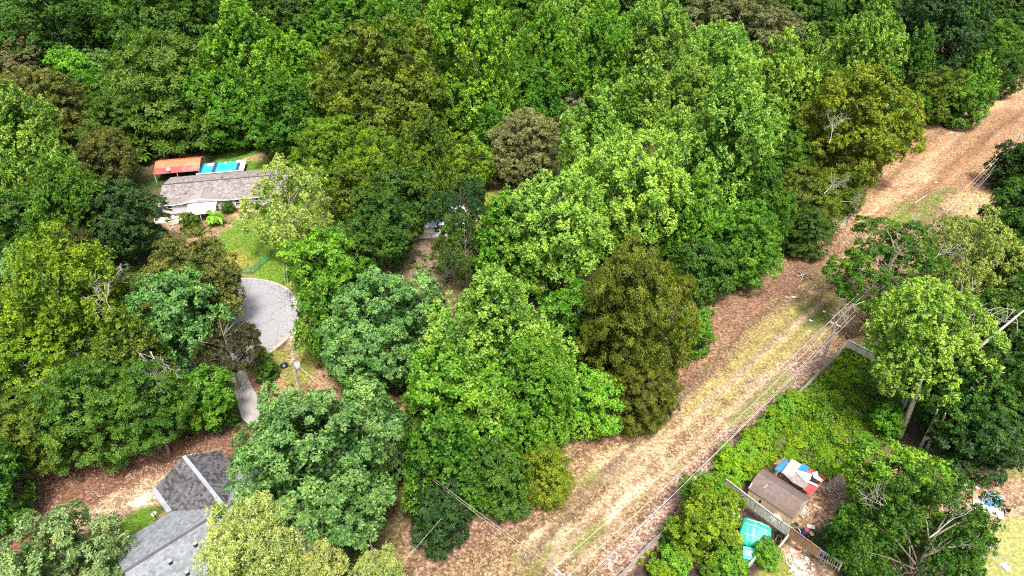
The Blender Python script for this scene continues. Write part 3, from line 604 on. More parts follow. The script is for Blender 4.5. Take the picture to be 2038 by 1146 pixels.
MID = [
 (45, 290, 200, 'P', 'tall bright green tree at the left edge below the bronze oak', {'asp':1.1}),
 (208, 310, 110, 'W', 'small bronze-olive oak left of the red-roofed shelter', {'asp':1.1}),
 (135, 420, 170, 'G', 'dark green tree with bright sprigs left of the grey-roofed house', {'shape':'spire'}),
 (238, 428, 145, 'K', 'dark bluish tree hard against the west end of the house', {'shape':'lump'}),
 (30, 450, 120, 'D', 'dark green tree at the left edge under the tall bright tree'),
 (150, 510, 130, 'X', 'shaded brown-leaved tree behind the big yellow-green tree', {'shape':'layer'}),
 (55, 560, 110, 'B', 'small blue-green tree tucked behind the big yellow-green tree'),
 (670, 300, 155, 'Y', 'yellow-leaved round tree behind the house garden, the yellowest', {'asp':1.0,'clear':3}),
 (760, 330, 130, 'Y', 'yellow-green tree touching the right side of the yellow tree', {'asp':1.1,'clear':3}),
 (705, 375, 110, 'O', 'olive-green tree below the yellow tree by the lawn', {'clear':1}),
 (850, 320, 145, 'O', 'dark-hearted olive tree with bare twigs in the middle wood', {'asp':1.25,'clear':3,'shape':'spire'}),
 (925, 320, 95, 'Y', 'yellow-green tree squeezed between the dark-hearted tree and buff oak', {'asp':1.1}),
 (1050, 290, 145, 'H', 'buff-leaved domed oak in the middle of the wood', {'asp':1.1}),
 (1140, 235, 72, 'H', 'small buff oak peeping out behind the yellow-topped poplar'),
 (1182, 290, 175, 'P', 'yellow-topped poplar right of the buff oak', {'asp':1.1}),
 (1440, 300, 225, 'P', 'big bright spire tree in the right middle of the wood', {'asp':1.15}),
 (1345, 300, 120, 'P', 'light green spire tree left of the big bright one', {'asp':1.15}),
 (1560, 290, 110, 'G', 'shaded green tree between big bright tree and olive-yellow tree'),
 (1705, 250, 195, 'N', 'olive-yellow tree with bare limbs beside the far clearing', {'asp':1.1,'clear':1,'shape':'lump'}),
 (1790, 240, 90, 'G', 'green tree at the clearing edge behind the olive-yellow tree', {'clear':.5}),
 (1605, 390, 125, 'O', 'dark olive tree with dead branches at the clearing edge', {'clear':.5,'shape':'layer'}),
 (1672, 378, 84, 'O', 'small olive tree at the clearing edge, lower right of olive-yellow tree', {'clear':.3}),
 (1610, 458, 100, 'D', 'low dark green tree at the clearing edge beneath the dead branches', {'clear':.2,'shape':'layer'}),
 (1510, 400, 140, 'G', 'mid green tree below the big bright spire tree', {'shape':'spire'}),
 (1470, 490, 150, 'G', 'green tree leaning over the reddish edge of the clearing', {'clear':.5}),
 (1380, 430, 150, 'Q', 'bright green tree in front of the big bright spire tree', {'shape':'spire'}),
 (1390, 540, 110, 'D', 'shaded deep green tree by the clearing, right of bronze tree', {'clear':.3}),
 (1240, 400, 215, 'P', 'large light green poplar with creamy tips behind the bronze tree', {'asp':1.0}),
 (1085, 475, 215, 'P', 'large light green poplar left behind the bronze tree', {'asp':.95}),
 (765, 450, 135, 'D', 'shaded deep green tree with pale forked trunk by the side lawn', {'clear':2}),
 (1005, 470, 130, 'Q', 'green tree standing before the hidden pale roof', {'clear':2,'shape':'spire'}),
 (925, 485, 105, 'D', 'deep green tree by the worn yard of the hidden house', {'clear':3,'shape':'open'}),
 (800, 395, 110, 'D', 'shaded deep green tree left of the hidden pale roof', {'clear':3}),
 (918, 415, 110, 'K', 'shaded dark tree standing over the hidden pale roof', {'clear':5,'shape':'open','bark':1}),
 (575, 415, 150, 'M', 'pale cream-tipped open tree between house and turning circle', {'asp':1.0,'clear':2}),
 (640, 540, 130, 'Q', 'bright green tree right of the pale cream-tipped tree', {'clear':1}),
 (655, 630, 130, 'G', 'mid green tree right beside the concrete apron', {'clear':1,'shape':'spire'}),
 (705, 690, 120, 'G', 'darker green tree between verge and blue-green tree', {'clear':.5}),
 (690, 500, 90, 'G', 'small green tree behind the bright tree by the side lawn', {'clear':.5}),
 (770, 650, 225, 'B', 'blue-green round tree left of the largest bright tree', {'clear':2}),
 (980, 680, 300, 'P', 'largest bright green tree, in the very middle', {'clear':2,'asp':.92,'pick':2}),
 (910, 800, 200, 'Q', 'bright green lower tree at the foot of the largest tree', {'clear':1}),
 (1060, 790, 210, 'Q', 'bright green tree nearest the clearing below the largest tree', {'clear':1,'shape':'spire'}),
 (1150, 640, 130, 'G', 'shaded green tree between largest tree and bronze tree', {'clear':1}),
 (1268, 640, 200, 'R', 'bronze-orange leaved tree beside the clearing', {'clear':1,'asp':1.35}),
 (1285, 790, 120, 'R', 'lower bronze tree with dark drooping leaves by the clearing', {'clear':.5}),
 (1380, 660, 85, 'G', 'small green tree right of the bronze tree at the mulch edge', {'clear':.2,'shape':'lump'}),
 (1165, 800, 120, 'Q', 'green tree between the lower bronze tree and the largest tree', {'clear':.3}),
 (890, 920, 170, 'G', 'dark mid green tree below the largest tree', {'clear':.3,'shape':'spire'}),
 (985, 950, 130, 'D', 'deep green tree low on the clearing edge', {'clear':.2}),
 (1085, 935, 130, 'N', 'yellow-green small tree on the clearing edge', {'clear':.2,'shape':'layer'}),
 (880, 1020, 120, 'K', 'dark bluish low tree under the two overhead wires', {'clear':.2,'shape':'lump'}),
 (820, 870, 110, 'D', 'dark green small tree beside the bare brown glade', {'clear':.3}),
 (725, 790, 95, 'G', 'small green tree right behind the big blue-green tree', {'clear':.5,'shape':'lump'}),
]
NEAR = [
 (2085, 335, 130, 'G', 'green tree cut by the right edge behind the far pole', {'clear':.5}),
 (2095, 480, 150, 'D', 'deep green tree cut by the right edge below the two small ones', {'clear':.5}),
 (2100, 610, 150, 'G', 'green tree cut by the right edge level with the pale open tree', {'clear':.5}),
 (2095, 760, 150, 'D', 'deep green tree cut by the right edge above the debris yard', {'clear':.5}),
 (-55, 360, 150, 'G', 'green tree cut by the left edge beside the tall bright tree', {'clear':1}),
 (-55, 540, 150, 'D', 'deep green tree cut by the left edge behind the yellow-green grove', {'clear':1}),
 (-60, 790, 160, 'K', 'dark layered tree cut by the left edge above the dirt yard', {'clear':1}),
 (1880, 800, 60, 'G', 'small green tree growing between the two pairs of white trunks', {'clear':5.5,'shape':'lump'}),
 (640, 930, 335, 'B', 'biggest blue-green tree, overhanging the near grey roof', {'clear':1.5,'asp':1.0}),
 (515, 1108, 205, 'F', 'feathery pale yellow tree beside the near grey roof', {'clear':7}),
 (752, 1150, 100, 'F', 'small feathery yellow tree at the bottom edge', {'clear':5}),
 (622, 1135, 115, 'F', 'feathery yellow tree cut by the bottom edge under the blue-green tree', {'clear':6}),
 (115, 1110, 200, 'C', 'pale grey-green tree in the bottom left corner', {'clear':.5,'shape':'dome','asp':1.0}),
 (130, 620, 220, 'Y', 'big yellow-green tree left of the bare branches', {'asp':1.1,'clear':2,'shape':'spire'}),
 (200, 545, 75, 'Y', 'small yellow-green tree topping the left grove', {'shape':'spire'}),
 (45, 720, 190, 'Y', 'yellow-green tree at the left edge below the big yellow-green one', {'shape':'layer'}),
 (390, 560, 190, 'W', 'dark bronze oak at the edge of the turning circle', {'clear':3,'asp':1.0}),
 (355, 640, 145, 'B', 'light blue-green tree in front of the dark bronze oak', {'clear':2,'asp':1.25}),
 (452, 690, 115, 'X', 'brown-leaved open tree leaning over the grey asphalt', {'clear':4,'pick':0}),
 (250, 600, 115, 'O', 'olive tree with bleached bare limbs in the left grove', {'shape':'open','clear':2}),
 (265, 710, 150, 'O', 'dark olive tree with a fallen bare limb above the yard', {'shape':'spire','clear':2}),
 (170, 810, 210, 'L', 'layered green tree with long sprays over the dirt yard', {'clear':2}),
 (60, 850, 170, 'O', 'olive-tipped tree at the left edge above the dirt yard', {'shape':'layer','clear':2}),
 (290, 790, 170, 'L', 'layered dark tree with bare trunk at the dirt yard', {'clear':4}),
 (412, 795, 112, 'G', 'dark green tree left of the driveway', {'clear':1.5,'shape':'lump'}),
 (-40, 960, 170, 'D', 'dark tree at the left edge behind the bottom corner tree', {'clear':1}),
 (1772, 525, 205, 'S', 'sparse tree spreading over the clearing with many bare twigs', {'clear':5}),
 (1930, 500, 150, 'M', 'pale open tree with creamy tips right of the sparse tree', {'clear':3,'asp':1.05}),
 (1850, 680, 210, 'P', 'bright green tree with white trunks beyond the fence corner', {'clear':6,'bark':2,'asp':1.0,'pick':1}),
 (2010, 330, 75, 'K', 'dark bluish tree at the right edge by the far pole', {'shape':'lump','clear':.5}),
 (2020, 420, 110, 'D', 'deep green tree at the right edge below the far pole'),
 (2005, 540, 110, 'G', 'mid green tree at the right edge beside the pale open tree'),
 (2010, 650, 150, 'D', 'deep green tree at the right edge behind the leaning dead trunk'),
 (1925, 785, 190, 'D', 'shaded deep green tree behind the white trunks', {'clear':3}),
 (2020, 820, 140, 'O', 'olive-tipped tree at the right edge above the debris', {'clear':1,'shape':'spire'}),
 (1960, 870, 150, 'K', 'dark low tree along the back of the debris yard', {'clear':.3,'shape':'lump'}),
 (1768, 835, 62, 'Q', 'small bright tree hugging the white trunks', {'clear':.3}),
 (1775, 982, 172, 'Q', 'bright green broad tree right of the shed', {'clear':.5}),
 (1702, 1075, 110, 'G', 'green tree at the end of the grey lattice fence', {'clear':.3,'shape':'lump'}),
 (1845, 1085, 240, 'S', 'grey-twigged dying tree at the bottom edge right of the shed', {'clear':1,'shape':'open'}),
 (1918, 1078, 95, 'G', 'low green tree beside the right-hand lawn', {'clear':.3,'shape':'lump'}),
 (1412, 1040, 125, 'Y', 'yellow-green fruit tree in the fenced garden', {'clear':.5,'shape':'lump'}),
 (1395, 985, 80, 'Q', 'small green tree in the upper garden corner', {'clear':.2,'shape':'lump'}),
]
T = {}
for rows, grp in ((FAR, GF), (MID, GW), (NEAR, None)):
    for r in rows:
        kw = dict(r[5]) if len(r) > 5 else {}
        if 'bark' in kw: kw['bark'] = BARKP if kw['bark'] == 2 else BARK
        u = r[0]; G_ = grp or (GR if u > 1500 else GL if u < 700 else 'garden trees')
        T[r[4]] = tree(*r[:5], group=G_, **kw)
def find(s): return next(o for l, o in T.items() if s in l)
dead(find('bleached bare limbs'), [(210,600,13,1.6,.7,1.0),(240,640,13,2.6,.4,1.1),(265,690,12,-.6,.2,1.1)])
dead(find('fallen bare limb'), [(300,700,13,-.8,-.1,1.0)])
dead(find('dead branches at the clearing'), [(1640,385,9,.8,.3,1.0),(1672,400,6,-.5,.1,.8)])
dead(find('olive-yellow tree with bare'), [(1650,285,15,1.3,1.0,1.1)])
dead(find('sparse tree spreading'), [(1710,480,11,2.2,.5,.9),(1790,500,12,1.2,.8,.9),(1850,520,12,.6,.6,.8),(1720,600,9,3.4,.2,.8)])
dead(find('grey-twigged dying'), [(1800,1050,9,2.4,.5,.9),(1850,1070,10,.6,.5,1.0),(1880,1090,9,.2,.3,.8)])
dead(find('olive-tipped tree at the right edge'), [(1900,740,12,.8,.2,1.0)])
dead(find('deep green tree at the right edge behind'), [(1870,730,9,.75,.75,2.0)])

def limb(parent, pts, rads, label, mat=DEAD, name='bare_trunk'):
    P_ = [g(*p) for p in pts]; m = MB().tube(P_, rads, 7); o = m.build(name, mat, parent)
    o.matrix_basis = (Matrix.Translation(parent.location) @ Matrix.Rotation(parent.rotation_euler.z, 4, 'Z')).inverted(); o['label'] = label
PALEB = plain('bleached_trunk', (.50,.46,.40), .85, .25, 3, .3)
tt = find('deep green tree at the right edge behind')
limb(tt, ((1855,810,4),(1880,765,9),(1925,710,13),(1980,665,16.5),(2045,612,20)), [.34,.28,.22,.16,.07], 'long leaning bleached bare trunk', PALEB)
limb(tt, ((1880,765,9),(1900,745,10.5),(1945,735,12),(2000,742,13)), [.18,.14,.10,.04], 'bleached side limb', PALEB)
limb(tt, ((1925,710,13),(1945,670,15),(1965,640,17)), [.12,.08,.03], 'bleached side limb', PALEB)
tt = find('bright green tree with white trunks')
limb(tt, ((1790,868,0),(1808,825,4.5),(1822,790,8.5),(1836,750,13)), [.36,.31,.26,.1], 'thick white trunk', PALEB, 'trunk')
limb(tt, ((1780,848,0),(1795,818,3),(1806,797,6),(1814,775,8.5)), [.22,.20,.16,.07], 'second white trunk', PALEB, 'trunk')
tt = find('shaded deep green tree behind the white trunks')
limb(tt, ((1833,888,0),(1843,868,2.2),(1858,838,6),(1866,815,9)), [.22,.2,.17,.08], 'white trunk', PALEB, 'trunk')
limb(tt, ((1845,892,0),(1856,872,2.2),(1872,845,6),(1882,822,9)), [.24,.21,.17,.08], 'white trunk', PALEB, 'trunk')
# ------------------------------------------------------------------ building materials
def shingle_mat(name, a, b_, rough=.9):
    """each shingle tab has its own tone"""
    m, t, out = new_mat(name); L = t.links.new; ge = nd(t,'ShaderNodeNewGeometry'); tc = nd(t,'ShaderNodeTexCoord')
    n1 = nd(t,'ShaderNodeTexNoise'); n1.inputs['Scale'].default_value = 9; n1.inputs['Detail'].default_value = 5; L(tc.outputs['Object'], n1.inputs['Vector'])
    n2 = nd(t,'ShaderNodeTexNoise'); n2.inputs['Scale'].default_value = .55; n2.inputs['Detail'].default_value = 5; L(tc.outputs['Object'], n2.inputs['Vector'])
    ad = nd(t,'ShaderNodeMath', operation='MULTIPLY_ADD'); L(n1.outputs[0], ad.inputs[0]); ad.inputs[1].default_value = .5; L(ge.outputs['Random Per Island'], ad.inputs[2])
    a2 = nd(t,'ShaderNodeMath', operation='MULTIPLY_ADD'); L(n2.outputs[0], a2.inputs[0]); a2.inputs[1].default_value = .8; L(ad.outputs[0], a2.inputs[2])
    mr = nd(t,'ShaderNodeMapRange'); mr.inputs[1].default_value = .6; mr.inputs[2].default_value = 1.75; L(a2.outputs[0], mr.inputs[0])
    mx = nd(t,'ShaderNodeMix', data_type='RGBA'); mx.inputs[6].default_value = (*a,1); mx.inputs[7].default_value = (*b_,1); L(mr.outputs[0], mx.inputs[0])
    b = nd(t,'ShaderNodeBsdfPrincipled'); b.inputs['Roughness'].default_value = rough; b.inputs['Specular IOR Level'].default_value = .3; L(mx.outputs[2], b.inputs['Base Color'])
    bm = nd(t,'ShaderNodeBump'); bm.inputs['Strength'].default_value = .4; bm.inputs['Distance'].default_value = .01; L(n1.outputs[0], bm.inputs['Height']); L(bm.outputs[0], b.inputs['Normal']); L(b.outputs[0], out.inputs[0]); return m
SH_BROWN = shingle_mat('shingle_brown_grey', (.12,.108,.104), (.27,.245,.235)); SH_DARK = shingle_mat('shingle_charcoal', (.026,.025,.030), (.125,.120,.132)); SH_GREY = shingle_mat('shingle_blue_grey', (.115,.130,.140), (.215,.235,.25))
WHITE = plain('white_paint', (.72,.72,.71), .6, .08, 3, .1); SIDING = plain('grey_vinyl_siding', (.47,.47,.50), .6, .10, 2, .15, stretch=(.2,.2,6)); GLASS = plain('dark_window_glass', (.02,.025,.03), .12, .1, 2, 0, spec=.6)
METALG = plain('pale_metal_flashing', (.25,.28,.30), .45, .15, 3, .1); BLACK = plain('black_plastic', (.018,.018,.02), .5, .3, 4, .1); WOODB = plain('brown_wood', (.24,.14,.075), .85, .3, 4, .3, stretch=(1,1,.3)); WOODG = plain('weathered_grey_wood', (.38,.35,.315), .9, .35, 5, .4, stretch=(1,1,.25))
PLY = plain('weathered_plywood', (.50,.40,.29), .85, .22, 2.2, .2, dirt=(.30,.21,.14)); BRICKR = plain('red_brick_skirt', (.25,.12,.085), .9, .3, 8, .3)
ORANGE = plain('orange_red_sheet_metal', (.52,.15,.075), .5, .12, 1.2, .1, dirt=(.55,.22,.12)); RED = plain('red_paint', (.36,.065,.06), .6, .2, 2.5, .15, dirt=(.55,.20,.16)); TURQ = plain('turquoise_panel', (.03,.32,.44), .5, .2, 1.5, .1, dirt=(.05,.45,.55)); NAVY = plain('navy_strip', (.03,.06,.14), .6, .2, 3, .1)
BLUE = plain('blue_tarp', (.03,.16,.42), .5, .25, 4, .4, dirt=(.03,.24,.50)); BLUED = plain('deep_blue_plastic', (.015,.05,.42), .4, .2, 4, .2); GREENT = plain('green_tarp', (.03,.38,.25), .5, .22, 2.5, .5, dirt=(.10,.52,.38)); TEAL = plain('teal_plastic_sheet', (.05,.42,.33), .45, .2, 3, .3, dirt=(.25,.58,.50))
WHITET = plain('white_sheet', (.74,.74,.72), .6, .12, 3, .4, dirt=(.5,.48,.45)); RUST = plain('rusty_speckled_sheet', (.22,.19,.20), .8, .6, 9, .3, dirt=(.38,.27,.20)); BROWNM = plain('brown_shed_roof', (.125,.098,.090), .75, .25, 2, .2, dirt=(.16,.085,.05)); CLAY = plain('terracotta', (.50,.23,.12), .85, .2, 4, .2); SOIL = plain('potting_soil', (.04,.03,.022), .95, .4, 9, .5)
WIREM = plain('aluminium_cable', (.42,.39,.33), .5, .1, 1, 0); CABLEM = plain('pale_telephone_cable', (.50,.49,.47), .5, .1, 1, 0); CABLEB = plain('black_cable', (.03,.03,.03), .6, .1, 1, 0); POLEW = plain('utility_pole_wood', (.30,.26,.23), .9, .3, 3, .4, stretch=(2,2,.3)); GALV = plain('galvanised_steel', (.52,.56,.58), .45, .12, 3, .1, metal=.2); GREENF = plain('green_coated_wire', (.06,.26,.15), .6, .15, 3, 0)

def frame(name, a, b, label, cat, group=None):
    """Empty at a with +X towards b"""
    return empty(name, (a.x, a.y, 0), math.atan2(b.y-a.y, b.x-a.x), label, cat, group)
def tabs(mb, o, e, s, le, ls, ok, tw=.34, th=.30, seed=1):
    """overlapping shingle tabs on the roof plane o + i*e + j*s (e along the eave, s up the slope)"""
    rng = random.Random(seed); o = Vector(o); e = Vector(e).normalized(); s = Vector(s).normalized(); n = e.cross(s); n = n if n.z > 0 else -n
    for j in range(int(ls/th)):
        for i in range(-1, int(le/tw)+1):
            x0 = i*tw+(tw/2 if j % 2 else 0); y0 = j*th
            if not ok(x0+tw/2, y0+th/2): continue
            k = rng.uniform(.014, .03); g_ = .008
            p = [o+e*(x0+g_)+s*(y0+rng.uniform(-.012,.012)), o+e*(x0+tw-g_)+s*(y0+rng.uniform(-.012,.012)), o+e*(x0+tw-g_)+s*(y0+th), o+e*(x0+g_)+s*(y0+th)]
            top = [p[0]+n*k, p[1]+n*k, p[2]+n*.006, p[3]+n*.006]
            v = [p[0]+n*.004, p[1]+n*.004]+top
            mb.add(v, [(2,3,4,5), (0,1,3,2)])
def inpoly(poly):
    def f(x, y):
        c = False
        for i in range(len(poly)):
            ax, ay = poly[i]; bx, by = poly[(i+1) % len(poly)]
            if (ay > y) != (by > y) and x < (bx-ax)*(y-ay)/(by-ay)+ax: c = not c
        return c
    return f
def window(par, x, z, w, h, y=-.03):
    m = MB()
    for a in ((x-.07, x, z-.07, z+h+.07), (x+w, x+w+.07, z-.07, z+h+.07), (x, x+w, z-.07, z), (x, x+w, z+h, z+h+.07), (x, x+w, z+h/2-.025, z+h/2+.025)): m.box(a[0], a[1], y-.05, y+.02, a[2], a[3])
    f = m.build('window', WHITE, par); MB().box(x+.004, x+w-.004, y-.012, y, z+.004, z+h-.004).build('pane', GLASS, f); return f

# ------------------------------------------------------------------ long house at the far lawn
A, B = g(328.6, 430.5), g(503, 414)
h = frame('house', A, B, 'long low house with brown-grey shingle roof and pale siding behind the lawn', 'house')
LEN = 23.0
MB().box(0, LEN, .0, 12.1, .4, 2.55).build('wall', SIDING, h); MB().box(.03, LEN-.03, .03, 12.07, 0, .4).build('brick_skirt', BRICKR, h)
m = MB(); m.slab([(-.6,-.35,2.5), (LEN+.5,-.35,2.5), (LEN+.5,6,3.95), (-.6,6,3.95)], .14); m.slab([(-.6,12.5,2.5), (LEN+.5,12.5,2.5), (LEN+.5,6.003,3.95), (-.6,6.003,3.95)], .14)
m.slab([(3.7,-.36,2.535), (7.55,-.85,3.5), (7.55,4.1,3.56)], .12); m.slab([(11.3,-.36,2.535), (7.55,-.85,3.5), (7.55,4.1,3.56)], .12)
rf = m.build('roof', SH_BROWN, h)
sl = math.atan2(1.45, 6.35); ok = lambda x, y: not (4.25 < x < 12.0 and y < 4.6-abs(x-8.15)*1.15)
m = MB(); tabs(m, (-.6,-.35,2.5), (1,0,0), (0,6.35,1.45), LEN+1.1, 6.5, lambda x, y: 0 < x < LEN+1.1 and ok(x, y), .45, .36, 3); tabs(m, (-.6,12.5,2.5), (1,0,0), (0,-6.5,1.45), LEN+1.1, 6.6, lambda x, y: 0 < x < LEN+1.1, .45, .36, 4)
o = m.build('shingles', SH_BROWN, rf); o['kind'] = 'stuff'
MB().beam((-.6,6,3.985), (LEN+.5,6,3.985), .32, .05).build('ridge_cap', plain('ridge_dark', (.07,.06,.055)), rf); MB().beam((7.55,-.8,3.53), (7.55,4.0,3.59), .22, .05).build('ridge_cap', SH_BROWN, rf)
for x, y in ((4.2,2.6), (10.5,7.6), (17.5,7.7)):
    z = 2.5+(min(y, 12-y)+.35)/6.35*1.45; MB().lathe([(.11,-.06), (.11,.16), (.15,.17), (.15,.22), (.02,.25)], (x,y,z), 8).build('vent', BLACK, rf)
m = MB(); m.beam((3.7,-.42,2.5), (7.55,-.91,3.46), .06, .16); m.beam((11.3,-.42,2.5), (7.55,-.91,3.46), .06, .16); m.beam((-.6,-.39,2.44), (3.66,-.39,2.44), .05, .14); m.beam((11.34,-.39,2.44), (LEN+.5,-.39,2.44), .05, .14); m.build('fascia', WHITE, h)
m = MB(); m.slab([(4.3,-.32,2.5), (10.7,-.32,2.5), (7.55,-.62,3.3)], .05); m.build('gable', SIDING, h)
for x, w_ in ((1.0,.75), (12.2,.8), (13.5,.8), (17.2,.85), (20.8,.85)): window(h, x, 1.05, w_, 1.1)
window(h, 6.9, 1.35, 1.6, .9); window(h, 8.8, 1.3, .9, .9)
m = MB(); m.slab([(4.9,-.40,2.36), (10.2,-.40,2.36), (10.35,-4.5,2.08), (5.0,-4.5,2.08)], .07); m.build('awning', WHITET, h)
for x, y in ((5.1,-4.3), (10.2,-4.3), (7.6,-4.3), (5.1,-2.3), (10.2,-2.3)): MB().box(x-.05, x+.05, y-.05, y+.05, 0, 2.1+.0685*(-4.3-y)*-1-.02).build('porch_post', WHITE, h)
MB().box(4.8, 10.4, -4.7, -.02, 0, .22).build('deck', WOODB, h)
for z in (.6, .98): MB().beam((5.15,-4.42,z), (10.15,-4.42,z), .06).build('rail', BLACK, h)
m = MB(); m.slab([g(*p, .02) for p in ((306,434), (372,427.5), (374,436), (307,446))], .08); tag(m.build('patio', plain('pale_patio_concrete', (.50,.45,.40), .9, .15, 2, .2)), 'pale concrete patio before the long house', kind='structure')
hm = h.matrix_basis
def at_h(x, y, z=0): return Matrix.Translation(h.location) @ Matrix.Rotation(h.rotation_euler.z, 4, 'Z') @ Vector((x, y, z))
# things by the house
p = g(316, 420); t = empty('barrel', p, 0, 'blue plastic barrel at the west end of the long house', 'barrel'); MB().lathe([(.42,0), (.5,.25), (.52,.6), (.5,.95), (.42,1.15)], (0,0,0), 14).build('body', plain('blue_barrel', (.03,.17,.55), .4), t); MB().lathe([(.36,1.15), (.36,1.2), (.08,1.21)], (0,0,0), 12).build('lid', BLACK, t)
p = g(320, 428); t = empty('trash_bin', p, .4, 'black wheeled bin beside the blue barrel', 'bin'); MB().add([(-.3,-.3,.08),(.3,-.3,.08),(.3,.3,.08),(-.3,.3,.08),(-.36,-.36,1.0),(.36,-.36,1.0),(.36,.36,1.0),(-.36,.36,1.0)], [(3,2,1,0),(4,5,6,7),(0,1,5,4),(1,2,6,5),(2,3,7,6),(3,0,4,7)]).build('body', BLACK, t); m = MB(); m.slab([(-.39,-.4,1.04),(.39,-.4,1.04),(.39,.4,1.1),(-.39,.4,1.1)], .05); m.build('lid', BLACK, t)
for s in (-1, 1): MB().tube([(s*.32,.3,.12), (s*.38,.3,.12)], .12, 10).build('wheel', BLACK, t)
def chair(p, rz, mat, label):
    t = empty('garden_chair', p, rz, label, 'chair', 'chairs in front of the long house'); MB().box(-.26,.26,-.26,.26,.40,.45).build('seat', mat, t); m = MB(); m.slab([(-.26,.24,.45),(.26,.24,.45),(.26,.36,.98),(-.26,.36,.98)], .04); m.build('backrest', mat, t)
    for x in (-.23,.23):
        for y in (-.22,.22): MB().box(x-.02,x+.02,y-.02,y+.02,0,.40).build('leg', mat, t)
chair(g(337,440), .6, WHITET, 'white garden chair on the patio, west of its twin'); chair(g(344,438.5), -.5, WHITET, 'white garden chair on the patio, east of its twin')
p = at_h(9.3, -3.6, .22); t = empty('patio_table', p, 0, 'round black table under the white porch awning', 'table'); MB().lathe([(.62,.70), (.62,.74), (.02,.75)], (0,0,0), 18).build('tabletop', BLACK, t); MB().tube([(0,0,.03), (0,0,.70)], .05).build('stem', BLACK, t); MB().lathe([(.3,0), (.28,.05), (.05,.06)], (0,0,0), 12).build('base', BLACK, t)
p = g(402, 462); t = empty('white_rubbish_heap', p, 0, 'small heap of white rubbish sacks on the dry lawn', 'sacks')
for i, (x, y, r) in enumerate(((-.5,.1,.42), (.35,.2,.5), (.0,-.35,.36))): MB().lathe([(r*.8,0), (r,r*.4), (r*.8,r*.9), (r*.25,r*1.1), (r*.3,r*1.3)], (x,y,0), 9).build('sack', WHITET if i != 2 else BLACK, t)
for i, (u, v, u2, v2) in enumerate(((322,462,332,475), (330,456,342,472), (366,452,360,466), (345,450,335,462))):
    m = MB(); m.beam(tuple(g(u,v,.10)), tuple(g(u2,v2,.10)), .22, .12); tag(m.build('plank', PLY if i % 2 else WOODB), ['brown plank lying westmost in the bare yard','pale plank beside the westmost brown plank','dark brown plank nearest the leafy flower bed','short pale plank between the yard stones'][i], 'plank', 'planks in the bare yard')
rng = random.Random(3)
def rock(name, p, r, mat, label, cat, group=None, sq=.6):
    rr = np.random.RandomState(int(abs(p[0]*31+p[1]*17))+5); m = MB(); n = 9; V = []
    prof = [(.55,0), (1,.35), (.85,.75), (.4,1.0)]
    for k, (a, z) in enumerate(prof):
        for i in range(n): q = a*rr.uniform(.8, 1.2)*r; V.append((q*math.cos(2*math.pi*i/n), q*math.sin(2*math.pi*i/n), z*r*sq*rr.uniform(.9, 1.1)))
    m.add(V, [(k*n+i, k*n+(i+1) % n, (k+1)*n+(i+1) % n, (k+1)*n+i) for k in range(3) for i in range(n)]+[tuple(range(27, 36))])
    o = m.build(name, mat); o.location = p; return tag(o, label, cat, group)
STONE = plain('pale_field_stone', (.36,.31,.27), .9, .3, 3, .4)
for i, (u, v, r, l) in enumerate(((352,444,.6,'reddish boulder in the yard before the patio'), (342,447,.45,'small boulder west of the reddish one'), (663,457,.55,'pale boulder of the pile on the side lawn, westmost'), (674,452,.6,'pale boulder of the pile on the side lawn, topmost'), (684,456,.5,'pale boulder of the pile on the side lawn, eastmost'), (676,460,.42,'pale boulder of the pile on the side lawn, nearest'))): rock('boulder', g(u,v), r, STONE, l, 'boulder', 'boulders')

# red shelter and turquoise cover behind the house
hx = (B-A).normalized(); hy = Vector((-hx.y, hx.x, 0))
c0 = g(305, 345, 2.3); t = frame('shelter', Vector((c0.x, c0.y, 0)), Vector((c0.x, c0.y, 0))+hx, 'open shelter with orange-red sheet metal roof behind the long house', 'shelter')
W_ = 9.2
prof = [(-.2,2.15), (1.5,2.75), (3.6,3.35), (5.7,2.75), (7.4,2.15)]
for i in range(4):
    m = MB(); (y0,z0), (y1,z1) = prof[i], prof[i+1]; m.slab([(0,y0,z0), (W_,y0,z0), (W_,y1,z1), (0,y1,z1)], .05)
    for k in range(12): x = .4+k*(W_-.8)/11; m.beam((x,y0,z0+.02), (x,y1,z1+.02), .06, .05)
    m.build('roof_panel', RED if i in (0,3) else ORANGE, t)
for x in (.15, W_/2, W_-.15):
    for y in (0, 7.2): MB().box(x-.06,x+.06,y-.06,y+.06,0,2.2).build('post', GALV, t)
MB().tube([(3.2,-.1,2.25), (3.2,-.1,3.0)], .03).build('dish_mast', GALV, t)
dsh = MB().lathe([(.02,0), (.2,.04), (.34,.12), (.36,.13)], (0,0,0), 14).build('dish', GALV, t); dsh.location = (3.2,-.15,3.0); dsh.rotation_euler = (1.0,0,.4)
c0 = g(391, 346, 1.3); t = frame('panelled_cover', Vector((c0.x, c0.y, 0)), Vector((c0.x, c0.y, 0))+hx, 'turquoise panelled cover with white and navy strips beside the red shelter', 'cover')
xs = [(0,3.0,TURQ), (3.0,3.7,NAVY), (3.7,8.0,TURQ), (8.0,8.6,NAVY), (8.6,9.7,WHITET)]
for a, b_, mt in xs: MB().box(a+.02, b_-.02, 0, 5.2, 1.22, 1.3 if mt is not NAVY else 1.27).build('panel', mt, t)
for a, b_, y0, y1 in ((1.7,3.0,3.6,5.0), (7.6,9.6,4.3,5.3), (-.1,9.7,-.14,0), (-.1,0,0,5.2), (5.2,5.5,4.2,5.0)): MB().box(a, b_, y0, y1, 1.2, 1.36).build('white_strip', WHITE, t)
for x in (.1,4.8,9.5):
    for y in (.1,5.0): MB().box(x-.05,x+.05,y-.05,y+.05,0,1.2).build('post', WOODG, t)

